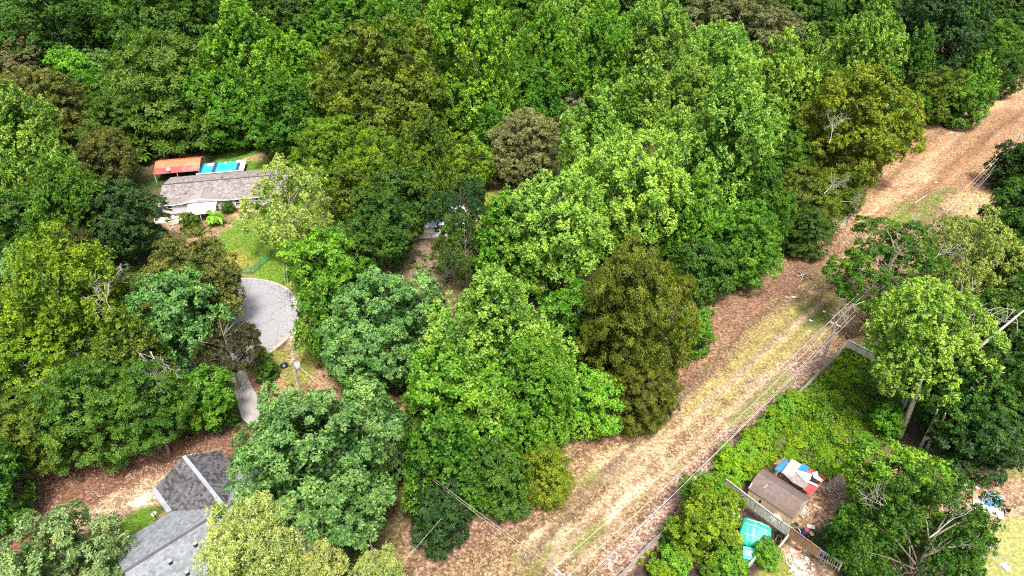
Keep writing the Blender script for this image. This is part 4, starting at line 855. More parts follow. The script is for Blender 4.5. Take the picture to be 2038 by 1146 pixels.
# hidden pale-roofed house among the middle trees
A2 = g(812, 478); t = frame('house', A2, A2+hx, 'pale blue-roofed house almost hidden by trees in the middle wood', 'house')
MB().box(0, 11, 0, 6.6, 0, 2.5).build('wall', WHITE, t)
m = MB(); m.slab([(-.4,-.4,2.45), (11.4,-.4,2.45), (11.4,3.3,3.4), (-.4,3.3,3.4)], .1); m.slab([(-.4,7.0,2.45), (11.4,7.0,2.45), (11.4,3.303,3.4), (-.4,3.303,3.4)], .1)
for k in range(19): m.beam((-.2+k*.62,-.4,2.47), (-.2+k*.62,3.3,3.42), .05, .04)
m.build('roof', plain('pale_blue_metal_roof', (.55,.62,.72), .4, .08, 1, .05), t)
for x in (2, 5, 8.5): window(t, x, 1.0, .9, 1.1)

# ------------------------------------------------------------------ near house with grey roof
A3, B3 = g(218.4, 1092.7, 3), g(336, 1021.7, 3); h3 = frame('house', A3, B3, 'near house with blue-grey roof and charcoal shingled wing', 'house')
UL = 15.5
MB().box(.5, UL-.4, -10.4, -.45, 0, 3.0).build('wall', SIDING, h3); MB().box(6.95, 13.65, -.45, 4.0, 0, 3.0).build('wing_wall', SIDING, h3)
def mz(n): return 3+2*(1-abs(n+5.45)/5.45)
m = MB(); m.slab([(0,0,3), (UL,0,3), (UL,-5.45,5), (0,-5.45,5)], .16); m.slab([(0,-10.9,3), (UL,-10.9,3), (UL,-5.453,5), (0,-5.453,5)], .16); rf = m.build('roof', SH_GREY, h3)
S_ = math.hypot(5.45, 2)
okm = lambda x, y: 0 < x < UL and not (6.35+3.9*(y/S_) < x < 14.25-3.9*(y/S_))
m = MB(); tabs(m, (0,0,3), (1,0,0), (0,-5.45,2), UL, S_, okm, .34, .30, 7); tabs(m, (0,-10.9,3), (1,0,0), (0,5.45,2), UL, S_, lambda x, y: 0 < x < UL, .34, .30, 8); o = m.build('shingles', SH_GREY, rf); o['kind'] = 'stuff'
m = MB(); m.slab([(6.5,4.5,3.01), (6.5,0,3.01), (10.3,-5.35,5.01), (10.3,4.5,5.01)], .12); m.slab([(14.1,4.5,3.01), (14.1,0,3.01), (10.303,-5.35,5.01), (10.303,4.5,5.01)], .12); wr = m.build('wing_roof', SH_DARK, h3); wr['label'] = 'charcoal shingled wing roof'
S2 = math.hypot(3.8, 2)
m = MB()
tabs(m, (6.5,4.5,3.012), (0,-1,0), (3.8,0,2), 10, S2, lambda x, y: 0 < x < 4.5+5.35*(y/S2), .34, .28, 9)
tabs(m, (14.1,4.5,3.012), (0,-1,0), (-3.8,0,2), 10, S2, lambda x, y: 0 < x < 4.5+5.35*(y/S2), .34, .28, 10)
o = m.build('shingles', SH_DARK, wr); o['kind'] = 'stuff'
MB().beam((10.3,4.55,5.045), (10.3,-5.3,5.045), .42, .05).build('ridge_cap', METALG, wr); MB().beam((0,-5.45,5.035), (UL,-5.45,5.035), .34, .06).build('ridge_cap', SH_DARK, rf)
MB().beam((0,-5.22,4.965), (UL,-5.22,4.965), .10, .05).build('ridge_flashing', METALG, rf)
m = MB(); m.box(6.0, 6.5, .2, 4.5, 2.86, 2.98); m.box(5.98, 6.02, .2, 4.5, 2.98, 3.03); m.build('gutter', METALG, h3)
m = MB(); m.slab([(7.0,4.02,2.9), (13.6,4.02,2.9), (10.3,4.02,4.85)], .05); 
m = MB(); m.add([(6.95,4.0,3.0), (13.65,4.0,3.0), (10.3,4.0,4.8)], [(2,1,0)]); m.build('gable', SIDING, h3)
for u_, n_ in ((3.6,-7.2), (6.2,-7.1), (4.3,-9.0)):
    v = MB().box(u_-.17, u_+.17, n_-.17, n_+.17, mz(n_)-.1, mz(n_)+.28).build('vent', BLACK, rf); MB().box(u_-.12, u_+.2, n_-.05, n_+.2, mz(n_)+.283, mz(n_)+.33).build('vent_cap', WHITE, v)
t = empty('deck', h3.location, h3.rotation_euler.z, 'small brown wooden deck with dark railing under the eave of the near house', 'deck')
for k in range(7): MB().box(5.0+.001, 6.45, .12+k*.36, .12+k*.36+.33, .75, .80).build('board', WOODB, t)
for y in (.15, 1.35, 2.55): MB().box(5.0,5.1,y-.05,y+.05,0,1.8).build('post', WOODB, t)
for z in (1.0, 1.75): MB().beam((5.05,.1,z), (5.05,2.6,z), .09, .07).build('rail', BLACK, t)
for k in range(9): MB().box(5.03,5.07,.28+k*.26,.33+k*.26,1.0,1.75).build('baluster', BLACK, t)
rock('sandbag', g(306,1023), .3, WHITET, 'pale sack at the corner of the near deck', 'sack'); rock('sack', g(309,990), .26, plain('pale_blue_sheet', (.55,.62,.70)), 'pale blue plastic bag beside the wing roof', 'bag')

# ------------------------------------------------------------------ shed and lean-to in the fenced lot
A4, B4 = g(1486, 988.5), g(1572, 1046); sh = frame('shed', A4, B4, 'tan shed with curved brown roof beside the grey fence', 'shed')
XL = 5.37; prof = [(-.12,1.52), (.35,1.98), (.95,2.38), (1.85,2.72), (2.75,2.38), (3.35,1.98), (3.82,1.52)]
MB().add([(0,0,0),(XL,0,0),(XL,3.7,0),(0,3.7,0)]+[(x,y,z) for y,z in ((0,1.55),(.35,1.9),(.95,2.3),(1.85,2.64),(2.75,2.3),(3.35,1.9),(3.7,1.55)) for x in (0,XL)], [(0,1,5,4),(3,16,17,2),(0,4,6,8,10,12,14,16,3),(1,2,17,15,13,11,9,7,5)]).build('wall', PLY, sh)
m = MB()
for i in range(6):
    (y0,z0), (y1,z1) = prof[i], prof[i+1]; e_ = .002*i; m.slab([(-.12,y0,z0+e_), (XL+.14,y0,z0+e_), (XL+.14,y1,z1+e_), (-.12,y1,z1+e_)], .05)
rf = m.build('roof', BROWNM, sh)
for x in (1.25,2.55,3.85): 
    for i in (1,2,3,4): MB().beam((x,prof[i][0],prof[i][1]+.012), (x,prof[i+1][0],prof[i+1][1]+.012), .05, .02).build('roof_seam', BROWNM, rf)
MB().beam((-.12,1.85,2.735), (XL+.14,1.85,2.735), .16, .03).build('ridge_cap', plain('ridge_brown', (.12,.085,.07)), rf)
m = MB(); m.slab([(1.25,.62,2.20),(1.32,.6,2.19),(1.5,1.0,2.44),(1.42,1.02,2.45)], .02); m.slab([(1.42,1.02,2.455),(1.5,1.0,2.445),(1.36,1.18,2.52),(1.30,1.16,2.51)], .02); m.build('fallen_twig', PLY, rf)
m = MB(); m.slab([(-.03,-.06,1.64),(.06,-.06,1.64),(.06,.4,2.05),(-.03,.4,2.05)], .02); m.build('white_trim', WHITE, rf)
MB().box(XL+.002, XL+.05, 1.1, 2.6, 0, 1.9).build('door', PLY, sh); MB().box(1.5,1.72,-.05,-.002,.5,.9).build('hatch', BLACK, sh)
t = empty('lean_to', sh.location, sh.rotation_euler.z, 'makeshift lean-to of blue, white and red sheets behind the tan shed', 'lean-to')
inv = (Matrix.Translation(sh.location) @ Matrix.Rotation(sh.rotation_euler.z, 4, 'Z')).inverted()
def zl(pts, z, sc=7.16, ox=1480, oy=900): return [inv @ g(ox+x/sc, oy+y/sc, z) for x, y in pts]
for nm, mt, z, pts in (('blue_sheet', BLUE, 1.92, ((440,240),(570,105),(650,130),(520,285))), ('plywood_sheet', PLY, 1.97, ((560,290),(720,105),(830,175),(690,345))), ('grey_plank', WOODG, 2.03, ((540,285),(690,95),(715,110),(565,300))), ('brown_plank', WOODB, 2.0, ((425,160),(590,70),(602,82),(438,176))),
    ('rusty_sheet', RUST, 1.93, ((560,295),(720,270),(940,430),(860,520),(700,430))), ('blue_sheet', BLUE, 2.02, ((765,250),(845,155),(945,215),(890,290))), ('red_sheet', RED, 1.95, ((895,280),(955,225),(1185,365),(1110,440),(980,330))), ('white_sheet', WHITET, 2.06, ((735,250),(800,262),(975,310),(950,385),(900,430),(790,330))), ('white_strip', WHITET, 2.09, ((860,405),(900,395),(1065,465),(1045,490))), ('black_sheet', BLACK, 2.01, ((945,385),(980,330),(1040,440),(990,460))), ('white_sheet', WHITET, 2.07, ((975,290),(1050,270),(1060,330),(1140,400),(1110,425),(1000,360))), ('red_sheet', RED, 1.9, ((850,430),(1060,480),(1100,430),(1115,450),(965,610),(850,530)))):
    m = MB(); m.slab(zl(pts, z), .03); m.build(nm, mt, t)
m = MB(); q = zl(((1080,460),(1135,510)), 1.85)+zl(((1195,625),(1150,600)), .05); m.slab(q, .03); m.build('tan_board', PLY, t)
for pt in ((560,130),(1100,400),(970,590),(480,280),(840,180)): p = zl((pt,), 0)[0]; p2 = zl((pt,), 1.88)[0]; MB().box(p2.x-.05,p2.x+.05,p2.y-.05,p2.y+.05,0,1.86).build('post', WOODG, t)
def pallet(p, rz, tilt, label):
    t = empty('pallet', p, rz, label, 'pallet', 'pallets by the shed'); t.rotation_euler = (tilt, 0, rz)
    for k in range(6): MB().box(-.5,.5,k*.24,k*.24+.15,.10,.12).build('slat', WOODG, t)
    for x in (-.5,-.05,.4): MB().box(x,x+.1,0,1.35,0,.098).build('runner', WOODG, t)
pallet(g(1610,1023), .75, .45, 'weathered pallet leaning by the shed door, eastmost'); pallet(g(1602,1027), .80, .6, 'weathered pallet leaning by the shed door, nearest the wall')

# ------------------------------------------------------------------ fences
def fence(name, pts, hgt, mat, label, cat='fence', pw=.14, gap=.02, rail_top=True, post_step=2.4, group=None):
    t = empty(name, tuple(pts[0]), 0, label, cat, group); o0 = Vector((pts[0][0], pts[0][1], 0)); rg = random.Random(len(label)); pk = MB()
    for a, b in zip(pts, pts[1:]):
        a = Vector((a[0],a[1],0))-o0; b = Vector((b[0],b[1],0))-o0; d = (b-a); ln = d.length; d.normalize(); nrm = Vector((-d.y,d.x,0)); x = 0
        while x < ln-pw:
            p = a+d*x; q = p+d*pw; top = hgt*rg.uniform(.965,1.0); w = nrm*.012; j = nrm*rg.uniform(-.01,.01)
            vs = [p-w+j, q-w+j, q+w+j, p+w+j]; vs += [v+Vector((0,0,top)) for v in vs]; pk.add(vs, [(3,2,1,0),(4,5,6,7),(0,1,5,4),(1,2,6,5),(2,3,7,6),(3,0,4,7)]); x += pw+gap*rg.uniform(.5,1.8)
        n = max(1, round(ln/post_step))
        for i in range(n+1): p = a+d*(ln*i/n)+nrm*.08; MB().box(p.x-.05,p.x+.05,p.y-.05,p.y+.05,0,hgt+.06).build('post', mat, t)
        for z in (hgt*.22, hgt*.8): MB().beam(a+nrm*.045+Vector((0,0,z)), b+nrm*.045+Vector((0,0,z)), .04, .09).build('rail', mat, t)
        if rail_top: MB().beam(a+Vector((0,0,hgt+.03)), b+Vector((0,0,hgt+.03)), .12, .04).build('top_rail', mat, t)
    o = pk.build('pickets', mat, t); o['kind'] = 'stuff'; return t
fence('fence', [g(1228,1160,.95), g(1290,1092,.95), g(1352,1034,.95), g(1420,955,.95), g(1470,905,.95), g(1540,835,.95), g(1610,765,.95), g(1684,690,.95)], .95, WOODG, 'long grey board fence between the clearing and the gardens', rail_top=False)
fence('fence', [g(1684,690,1.3), g(1745,722,1.2)], 1.2, WOODG, 'short sagging grey fence returning at the north corner of the weedy lot')
fence('fence', [g(1441,971,1.5), g(1500,1017,1.5), g(1552,1056,1.5), g(1569,1068,1.5)], 1.5, WOODG, 'grey board fence between the tan shed and the green tent')
fence('fence', [g(1570,1069,1.5), g(1597,1089,1.5), g(1624,1109,1.5)], 1.5, WOODB, 'newer brown fence section next to the blue kayak', pw=.2)
fence('fence', [g(1625,1110,1.4), g(1645,1122,1.4), g(1668,1136,1.4)], 1.4, WOODG, 'grey lattice fence end under the green tree', pw=.06, gap=.12)
fence('fence', [g(1569,1068,1.3), g(1536,1110,1.2)], .55, WOODG, 'low grey plank edging running from the fence toward the bush', rail_top=True)
fence('fence', [g(1512,1103,.6), g(1470,1150,.6)], .6, WOODG, 'low plank edging at the bottom edge beside the teal bin')
t = empty('chain_link_fence', tuple(g(470,532,1.2)), 0, 'green chain-link fence at the lawn corner above the turning circle', 'fence')
o0 = Vector((t.location.x, t.location.y, 0)); t.location.z = 0; cp = [g(440,529,1.2), g(470,531.5,1.2), g(498.5,535,1.2), g(516,520,1.2), g(533,506,1.2)]; cp = [Vector((p.x,p.y,0))-o0 for p in cp]
for p in cp: MB().tube([p, p+Vector((0,0,1.32))], .05, 8).build('post', GREENF, t)
net = MB()
for a, b in zip(cp, cp[1:]):
    MB().tube([a+Vector((0,0,1.25)), b+Vector((0,0,1.25))], .035, 6).build('top_rail', GREENF, t); ln = (b-a).length; d = (b-a)/ln; s = .17
    for i in range(-int(1.2/s), int(ln/s)):
        for sg in (1, -1):
            x0, x1 = i*s, i*s+1.2; z0, z1 = (.05, 1.25) if sg > 0 else (1.25, .05)
            if x0 < 0: z0 += (z1-z0)*(-x0/1.2); x0 = 0
            if x1 > ln: z1 = z0+(z1-z0)*((ln-x0)/max(x1-x0, .01)); x1 = ln
            if x1-x0 > .05: net.beam(a+d*x0+Vector((0,0,z0)), a+d*x1+Vector((0,0,z1)), .018)
o = net.build('wire_mesh', GREENF, t); o['kind'] = 'stuff'

# ------------------------------------------------------------------ utility poles and overhead lines
def zfor(base, v):
    lo, hi = 0, 40
    for _ in range(50):
        z = (lo+hi)/2; dz = z-HCAM; zc = base.y*math.cos(PITCH)-dz*math.sin(PITCH); yc = base.y*math.sin(PITCH)+dz*math.cos(PITCH)
        if 573-FPX*yc/zc > v: lo = z
        else: hi = z
    return lo
def pole(base, hgt, ldir, label, arms, can=False):
    t = empty('utility_pole', (base.x, base.y, 0), math.atan2(ldir.y, ldir.x), label, 'utility pole', 'utility poles')
    MB().tube([(0,0,0), (0,0,hgt*.5), (0,0,hgt)], [.19,.165,.13], 10).build('pole', POLEW, t)
    for z, w_ in arms:
        c = MB().box(-.06,.06,-w_/2,w_/2,z-.07,z+.07).build('crossarm', plain('pale_crossarm', (.50,.48,.45), .85), t)
        for y in (-w_/2+.12, 0, w_/2-.12): MB().lathe([(.05,0), (.08,.06), (.05,.1), (.08,.14), (.03,.2)], (0,y,z+.07), 8).build('insulator', GALV, c)
        MB().beam((.0,w_*.32,z-.06), (0,.12,z-.75), .05).build('brace', GALV, t)
    if can:
        q = MB().lathe([(.30,0), (.36,.04), (.36,.95), (.28,1.05)], (.5,.1,hgt-1.5), 14).build('transformer', GALV, t)
        for y in (-.1,.12): MB().lathe([(.05,0), (.08,.08), (.04,.25)], (.45,y+.1,hgt-.46), 8).build('bushing', STONE, q)
        MB().beam((.0,.05,hgt-1.0), (.3,.08,hgt-1.0), .1).build('bracket', GALV, t)
        MB().tube([(-.02,-.26,0), (-.02,-.24,hgt-1.6)], .07, 6).build('conduit', GALV, t)
    return t
b1 = g(1632, 735); b2_ = g(1123, 1143, 9.2); b2 = Vector((b2_.x, b2_.y, 0)); b3 = g(2005, 327); bl = g(604, 806)
ld = (b1-b2).normalized(); lf = Vector((-ld.y, ld.x, 0)); h1 = 8.4; h2 = 9.2; h3z = 7.2; hl = zfor(bl, 716)
pole(b1, h1, ld, 'weathered utility pole standing at the fence corner by the clearing', ((h1-.3, 1.6),))
p2 = pole(b2, h2, ld, 'utility pole with pale crossarm at the bottom edge', ((h2-.35, 2.6),)); MB().lathe([(.16,0), (.18,.05), (.18,.6), (.12,.66)], (-.15,.75,h2-1.3), 12).build('fuse_cutout', GALV, p2)
pole(b3, h3z, (b3-b1).normalized(), 'far pale utility pole at the right picture edge', ((h3z-.3, 1.4),))
pole(bl, hl, Vector((1,-.3,0)).normalized(), 'utility pole with grey transformer can beside the turning circle', ((hl-.2, .9),), True)
def wire(a, b, sag, r, mat, label, group, n=18):
    a = Vector(a); b = Vector(b); o0 = Vector((a.x, a.y, 0)); pts = []
    for i in range(n+1): s = i/n; p = a.lerp(b, s); p.z -= sag*4*s*(1-s); pts.append(p-o0)
    o = MB().tube(pts, r, 5, False).build('overhead_wire', mat); o.location = o0; return tag(o, label, 'wire', group)
GWI = 'overhead wires along the clearing'
ext = b2-ld*40
spec = ((1.15, h2-.1, .75, h1-.05, .7, .028, WIREM, 'outermost bare wire'), (-.3, h2-.1, .1, h1-.05, .7, .028, WIREM, 'second bare wire'), (-1.0, h2-2.0, -.15, h1-1.5, .5, .02, WIREM, 'thin neutral wire'), (-.2, h2-3.6, -.18, h1-2.6, .5, .026, CABLEM, 'pale thick telephone cable'), (-.2, h2-3.9, -.18, h1-2.85, .5, .028, CABLEB, 'black telephone cable'))
for o2, z2, o1, z1, sg, r, mt, nm in spec:
    a = b2+lf*o2+Vector((0,0,z2)); b_ = b1+lf*o1+Vector((0,0,z1)); wire(a, b_, sg, r, mt, nm+' between the crossarm pole and the fence-corner pole', GWI)
    c_ = b3+lf*o1*.7+Vector((0,0,z1-1.2)); wire(b_, c_, .9, r*.95, mt, nm+' between the fence-corner pole and the far pale pole', GWI)
    d_ = c_+(c_-b_).normalized()*60; wire(c_, d_, .6, r, mt, nm+' running on beyond the far pale pole', GWI)
    e_ = ext+lf*o2+Vector((0,0,z2)); wire(a, e_, .6, r, mt, nm+' running out of the bottom edge from the crossarm pole', GWI)
for i, (o2, dz) in enumerate(((1.2,0), (.2,-.4))):
    wire(b2+lf*o2+Vector((0,0,h2-.2+dz)), bl+Vector((.25*i,0,hl-.15-.5*i)), 1.2, .018, WIREM, ('upper' if i == 0 else 'lower')+' cross wire from the crossarm pole to the transformer pole', 'cross wires over the clearing edge')
wire(ext+lf*6+Vector((0,0,7.5)), g(880,1030,7), .6, .016, WIREM, 'single cross wire left of the other two at the bottom edge', 'cross wires over the clearing edge')
for i, (u, v, z, nm) in enumerate(((562,512,9,'westmost'), (568,512,9,'middle'), (578,560,8,'eastmost'))): wire(bl+Vector((.1*i-.1,0,hl-.2-.3*i)), g(u,v,z), .35, .014, CABLEM, nm+' of the three wires from the transformer pole over the turning circle', 'wires of the transformer pole')
for i, (u, v) in enumerate(((655,772), (640,760), (622,770))): wire(bl+Vector((.1*i-.1,0,hl-.4-.3*i)), g(u,v,4.5), .1, .014, WIREM, ('upper','middle','steepest')[i]+' of the short wires from the transformer pole toward the big blue-green tree', 'wires of the transformer pole')
for i, (u, v, u2, v2) in enumerate(((370,494,475,437), (380,500,512,418), (400,508,505,450))): wire(g(u,v,6), g(u2,v2,4.2), .2, .016, CABLEM, ('topmost','middle','lowest')[i]+' of three pale wires crossing the house lawn', 'service wires over the lawn')
# ------------------------------------------------------------------ fenced garden
def sheet_tent(name, c, rz, lx, ly, hz, eave, mat, label, cat):
    """tarp pulled over a frame: pleated skin, ridge and corner poles"""
    t = empty(name, (c.x, c.y, 0), rz, label, cat); rr = np.random.RandomState(4); n = 22; V = []; 
    for j in range(n+1):
        for i in range(n+1):
            x = (i/n-.5)*lx; y = (j/n-.5)*ly; a = abs(y)/(ly/2); e_ = abs(x)/(lx/2)
            z = hz-(hz-eave)*a**1.3-.35*e_**3; z += .05*math.sin(x*9+y*3)*(.3+a)+.03*rr.normal()
            if a > .93 or e_ > .93: z -= .55
            V.append((x*(1+.05*rr.normal()*(a > .9)), y, z))
    Fq = [(j*(n+1)+i, j*(n+1)+i+1, (j+1)*(n+1)+i+1, (j+1)*(n+1)+i) for j in range(n) for i in range(n)]
    MB().add(V, Fq, True).build('canopy', mat, t)
    for x in (-lx/2+.15, lx/2-.15):
        for y in (-ly/2+.15, ly/2-.15): MB().tube([(x,y,0), (x,y,eave-.55)], .04, 6).build('pole', GALV, t)
    for y in (-ly*.30, 0, ly*.30): a = abs(y)/(ly/2); z = hz-(hz-eave)*a**1.3+.07; MB().tube([(-lx*.36,y,z-.12), (0,y,z+.03), (lx*.36,y,z-.12)], .028, 5).build('rib', WHITE, t)
    MB().tube([(-.2,-ly*.3,hz-.45), (-.2,0,hz+.09), (-.2,ly*.3,hz-.45)], .028, 5).build('rib', WHITE, t); return t
fr = math.atan2((B4-A4).y, (B4-A4).x)
sheet_tent('tarp_tent', g(1503,1060,1.2), fr+.35, 3.2, 3.3, 2.2, 1.3, GREENT, 'green tarp tent on a frame beside the grey fence', 'tent')
t = empty('storage_box', g(1487,1112), fr+.5, 'small teal box with slanted pale lid below the green tent', 'box'); MB().add([(-.55,-.6,0),(.55,-.6,0),(.55,.6,0),(-.55,.6,0),(-.55,-.6,.75),(.55,-.6,.75),(.55,.6,1.05),(-.55,.6,1.05)], [(3,2,1,0),(4,5,6,7),(0,1,5,4),(1,2,6,5),(2,3,7,6),(3,0,4,7)]).build('body', TEAL, t); m = MB(); m.slab([(-.6,-.66,.80),(.6,-.66,.80),(.6,.66,1.13),(-.6,.66,1.13)], .05); m.build('lid', TEAL, t); MB().box(-.35,.2,-.3,.25,.93,1.03).build('patch', WHITET, t)
def plant(name, u, v, w, kind, label, cat='plant', group='garden plants', clear=.05, shape='lump', asp=.8): return tree(u, v, w, kind, label, clear=clear, asp=asp, shape=shape, group=group, name=name, cat=cat)
for u, v, w, k, l in ((1527,1100,52,'Q','round green bush between green tent and sacks'), (1345,1115,62,'Q','largest leafy bed plant in the middle of the garden'), (1315,1142,45,'V','yellow-green plant at the bottom edge of the garden'), (1378,1090,45,'Q','leafy plant right of the largest bed plant'), (1455,1125,70,'Q','deep bushy plant left of the teal box'), (1370,1060,34,'G','small plant behind the largest bed plant'), (1300,1128,28,'V','low plant beside the garden fence, nearest the bottom'), (1340,1050,38,'Q','leafy plant close to the garden fence, uppermost'), (1330,1073,34,'G','leafy plant by the fence above the pots'), (1400,1105,26,'G','small plant beside the white sign'), (1415,1140,40,'G','plant at the bottom edge right of the curved log')): plant('garden_plant', u, v, w, k, l)
for i, (u, v, r) in enumerate(((1311,1097,.30), (1322,1088,.27), (1300,1110,.29), (1288,1104,.22), (1331,1081,.26), (1273,1122,.30), (1402,1112,.25))):
    t = empty('flower_pot', g(u, v), 0, ['terracotta pot, larger of two side by side in the garden','terracotta pot next to the larger one','pale clay pot holding a bright plant','small pinkish pot nearest the garden fence','clay pot uppermost of the garden row','terracotta pot nearest the bottom of the garden fence','pale bucket-like pot at the end of the curved log'][i], 'pot', 'garden pots'); mt = CLAY if i not in (2,6) else plain('pale_clay', (.52,.44,.35), .9)
    MB().lathe([(r*.72,0), (r,r*1.2), (r*1.08,r*1.2), (r*1.08,r*1.42), (r*.9,r*1.42), (r*.88,r*1.25)], (0,0,0), 14).build('pot', mt, t); MB().lathe([(r*.2,r*1.2), (r*.87,r*1.27), (r*.1,r*1.3)], (0,0,0), 12).build('soil', SOIL, t)
    rr = np.random.RandomState(i); n = 40; P_ = np.stack([rr.normal(0,r*.35,n), rr.normal(0,r*.35,n), r*1.3+rr.uniform(0,.35,n)], 1); V, Fq, va_ = leaves(rr, P_, unit(rr.normal(0,.5,(n,3))+np.array([0,0,1])), rr.rand(n), 4, .22, .12, 1.1, .1)
    obj('foliage', grid_mesh('pot_foliage', V, Fq, LEAF['V' if i % 2 else 'Q'], va_), t)
def log(name, pts, r, mat, label, cat, group=None):
    P_ = [Vector(g(*p, r)) for p in pts]; o0 = Vector((P_[0].x, P_[0].y, 0)); n = len(P_); o = MB().tube([p-o0 for p in P_], [r*(1-.35*i/n) for i in range(n)], 8).build(name, mat); o.location = o0; return tag(o, label, cat, group)
log('edging_log', ((1354,1075),(1362,1085),(1376,1095),(1386,1100)), .12, DEAD, 'pale curved log edging the garden bed, upper one', 'log', 'garden edging logs')
log('edging_log', ((1401,1113),(1409,1120),(1416,1124),(1424,1125)), .14, DEAD, 'pale curved log edging the garden bed, beside the sign', 'log', 'garden edging logs')
log('edging_log', ((1317,1127),(1326,1136),(1331,1144)), .12, WOODG, 'grey plank edging at the bottom of the garden', 'log', 'garden edging logs')
t = empty('garden_sign', g(1424,1120), .3, 'small white square sign on a stake in the garden', 'sign'); MB().box(-.03,.03,-.03,.03,0,.9).build('stake', WOODG, t); m = MB(); m.slab([(-.3,-.06,.75),(.3,-.06,.75),(.3,.2,1.25),(-.3,.2,1.25)], .03); m.build('board', WHITE, t)
t = empty('washing_bowl', g(1463,1028), 0, 'pale blue and black bowl left of the green tent', 'bowl'); MB().lathe([(.25,0), (.48,.22), (.52,.24), (.46,.24), (.22,.06)], (0,0,0), 16).build('bowl', plain('pale_blue_bowl', (.45,.55,.68), .4), t); MB().lathe([(.3,.24), (.3,.42), (.05,.43)], (.35,.3,0), 10).build('bucket', BLACK, t)
t = empty('white_basin', g(1543,1036), .5, 'white plastic basin with a hole beside the shed wall', 'basin'); MB().lathe([(.50,0), (.58,.2), (.60,.34), (.5,.36), (.2,.18), (.12,.16)], (0,0,0), 16).build('basin', WHITET, t); MB().lathe([(.34,0), (.36,.28), (.2,.3)], (.55,.35,0), 12).build('lid', WHITET, t)
# kayak, ride-on toy, chair along the brown fence
t = empty('kayak', g(1622,1094), fr+.08, 'deep blue kayak with white stripe lying behind the brown fence', 'kayak')
pr = [(-1.9,.02,.30), (-1.5,.2,.16), (-.7,.36,.06), (.2,.40,.04), (1.0,.32,.08), (1.6,.16,.2), (1.95,.02,.34)]; V = []; 
for x, w_, z in pr: V += [(x,-w_,.34), (x,-w_*.7,z), (x,w_*.7,z), (x,w_,.34), (x,w_*.5,.42), (x,-w_*.5,.42)]
MB().add(V, [(i*6+j, (i+1)*6+j, (i+1)*6+(j+1) % 6, i*6+(j+1) % 6) for i in range(6) for j in range(6)], True).build('hull', BLUED, t)
m = MB(); m.slab([(-1.3,-.05,.45),(1.2,-.05,.45),(1.2,.05,.45),(-1.3,.05,.45)], .02); m.build('stripe', WHITE, t); MB().lathe([(.28,.44), (.32,.48), (.28,.50), (.22,.46)], (-.2,0,0), 14).build('cockpit_rim', BLACK, t)
t = empty('ride_on_mower', g(1596,1064), fr+1.0, 'red and blue ride-on mower beside the fence', 'mower'); MB().box(-.55,.55,-.28,.28,.3,.52).build('chassis', BLUED, t); m = MB(); m.box(.1,.62,-.26,.26,.521,.82); m.build('hood', RED, t); MB().box(-.45,-.1,-.2,.2,.521,.66).build('seat', BLACK, t); m = MB(); m.slab([(-.42,-.2,.66),(-.42,.2,.66),(-.52,.2,1.0),(-.52,-.2,1.0)], .05); m.build('seat_back', WHITE, t)
for x, r in ((-.38,.27), (.42,.19)):
    for s in (-1, 1): q = MB().tube([(x,s*.30,r), (x,s*.46,r)], r, 14).build('wheel', BLACK, t); MB().tube([(x,s*.465,r), (x,s*.475,r)], r*.5, 10).build('rim', WHITE, q)
MB().tube([(.12,0,.82), (-.02,0,1.0)], .025, 6).build('steering_column', BLACK, t); MB().lathe([(.14,1.0), (.17,1.02), (.14,1.04), (.11,1.02)], (-.04,0,0), 12).build('steering_wheel', BLACK, t)
t = empty('wheelbarrow', g(1552,1070), .9, 'dark wheelbarrow at the low plank edging', 'wheelbarrow'); MB().add([(-.35,-.25,.3),(.4,-.2,.3),(.4,.2,.3),(-.35,.25,.3),(-.5,-.38,.62),(.6,-.32,.62),(.6,.32,.62),(-.5,.38,.62),(-.32,-.22,.34),(.38,-.18,.34),(.38,.18,.34),(-.32,.22,.34)], [(0,1,5,4),(1,2,6,5),(2,3,7,6),(3,0,4,7),(3,2,1,0),(8,9,10,11),(4,5,9,8),(5,6,10,9),(6,7,11,10),(7,4,8,11)]).build('tray', BLACK, t); MB().tube([(.75,-.06,.2), (.75,.06,.2)], .2, 14).build('wheel', BLACK, t)
for s in (-1, 1): MB().beam((.75,s*.09,.2), (-1.0,s*.3,.5), .05).build('handle', WOODB, t); MB().beam((-.3,s*.25,.32), (-.35,s*.28,0), .04).build('leg', GALV, t)
m = MB()
t = empty('garden_hose', g(1570,1120), 0, 'pale garden hose coiled in a loop on the tan dirt', 'hose'); MB().tube([g(u,v,.04)-t.location for u, v in ((1596,1098),(1582,1098),(1570,1104),(1564,1112),(1566,1120),(1572,1126),(1580,1128))], .05, 6).build('tube', WHITET, t)
for i, (u, v, r, mt) in enumerate(((1577,1097,.30,'w'),(1586,1094,.28,'r'),(1583,1118,.30,'w'),(1592,1122,.32,'w'),(1579,1132,.34,'w'),(1597,1130,.28,'w'),(1588,1140,.36,'w'),(1606,1112,.24,'w'),(1601,1142,.3,'w'))):
    rock('sack', g(u,v), r, WHITET if mt == 'w' else RED, ['white crumpled sack at the loop of the hose','small red crumpled sack by the brown fence','white sack, middle of the heap left of the lattice','white sack, middle right of the heap','white sack lower in the heap','white sack right of the lower one in the heap','largest white sack at the bottom of the heap','small white sack against the brown fence','white sack at the bottom right of the heap'][i], 'sack', 'sacks by the brown fence', .7)
cover('white_scraps', WHITET, [gp((1568,1108),(1612,1110),(1618,1146),(1570,1150))], 110, 1, .30, .18, .12, 'scattered white plastic scraps on the tan dirt', 21, 1.4)

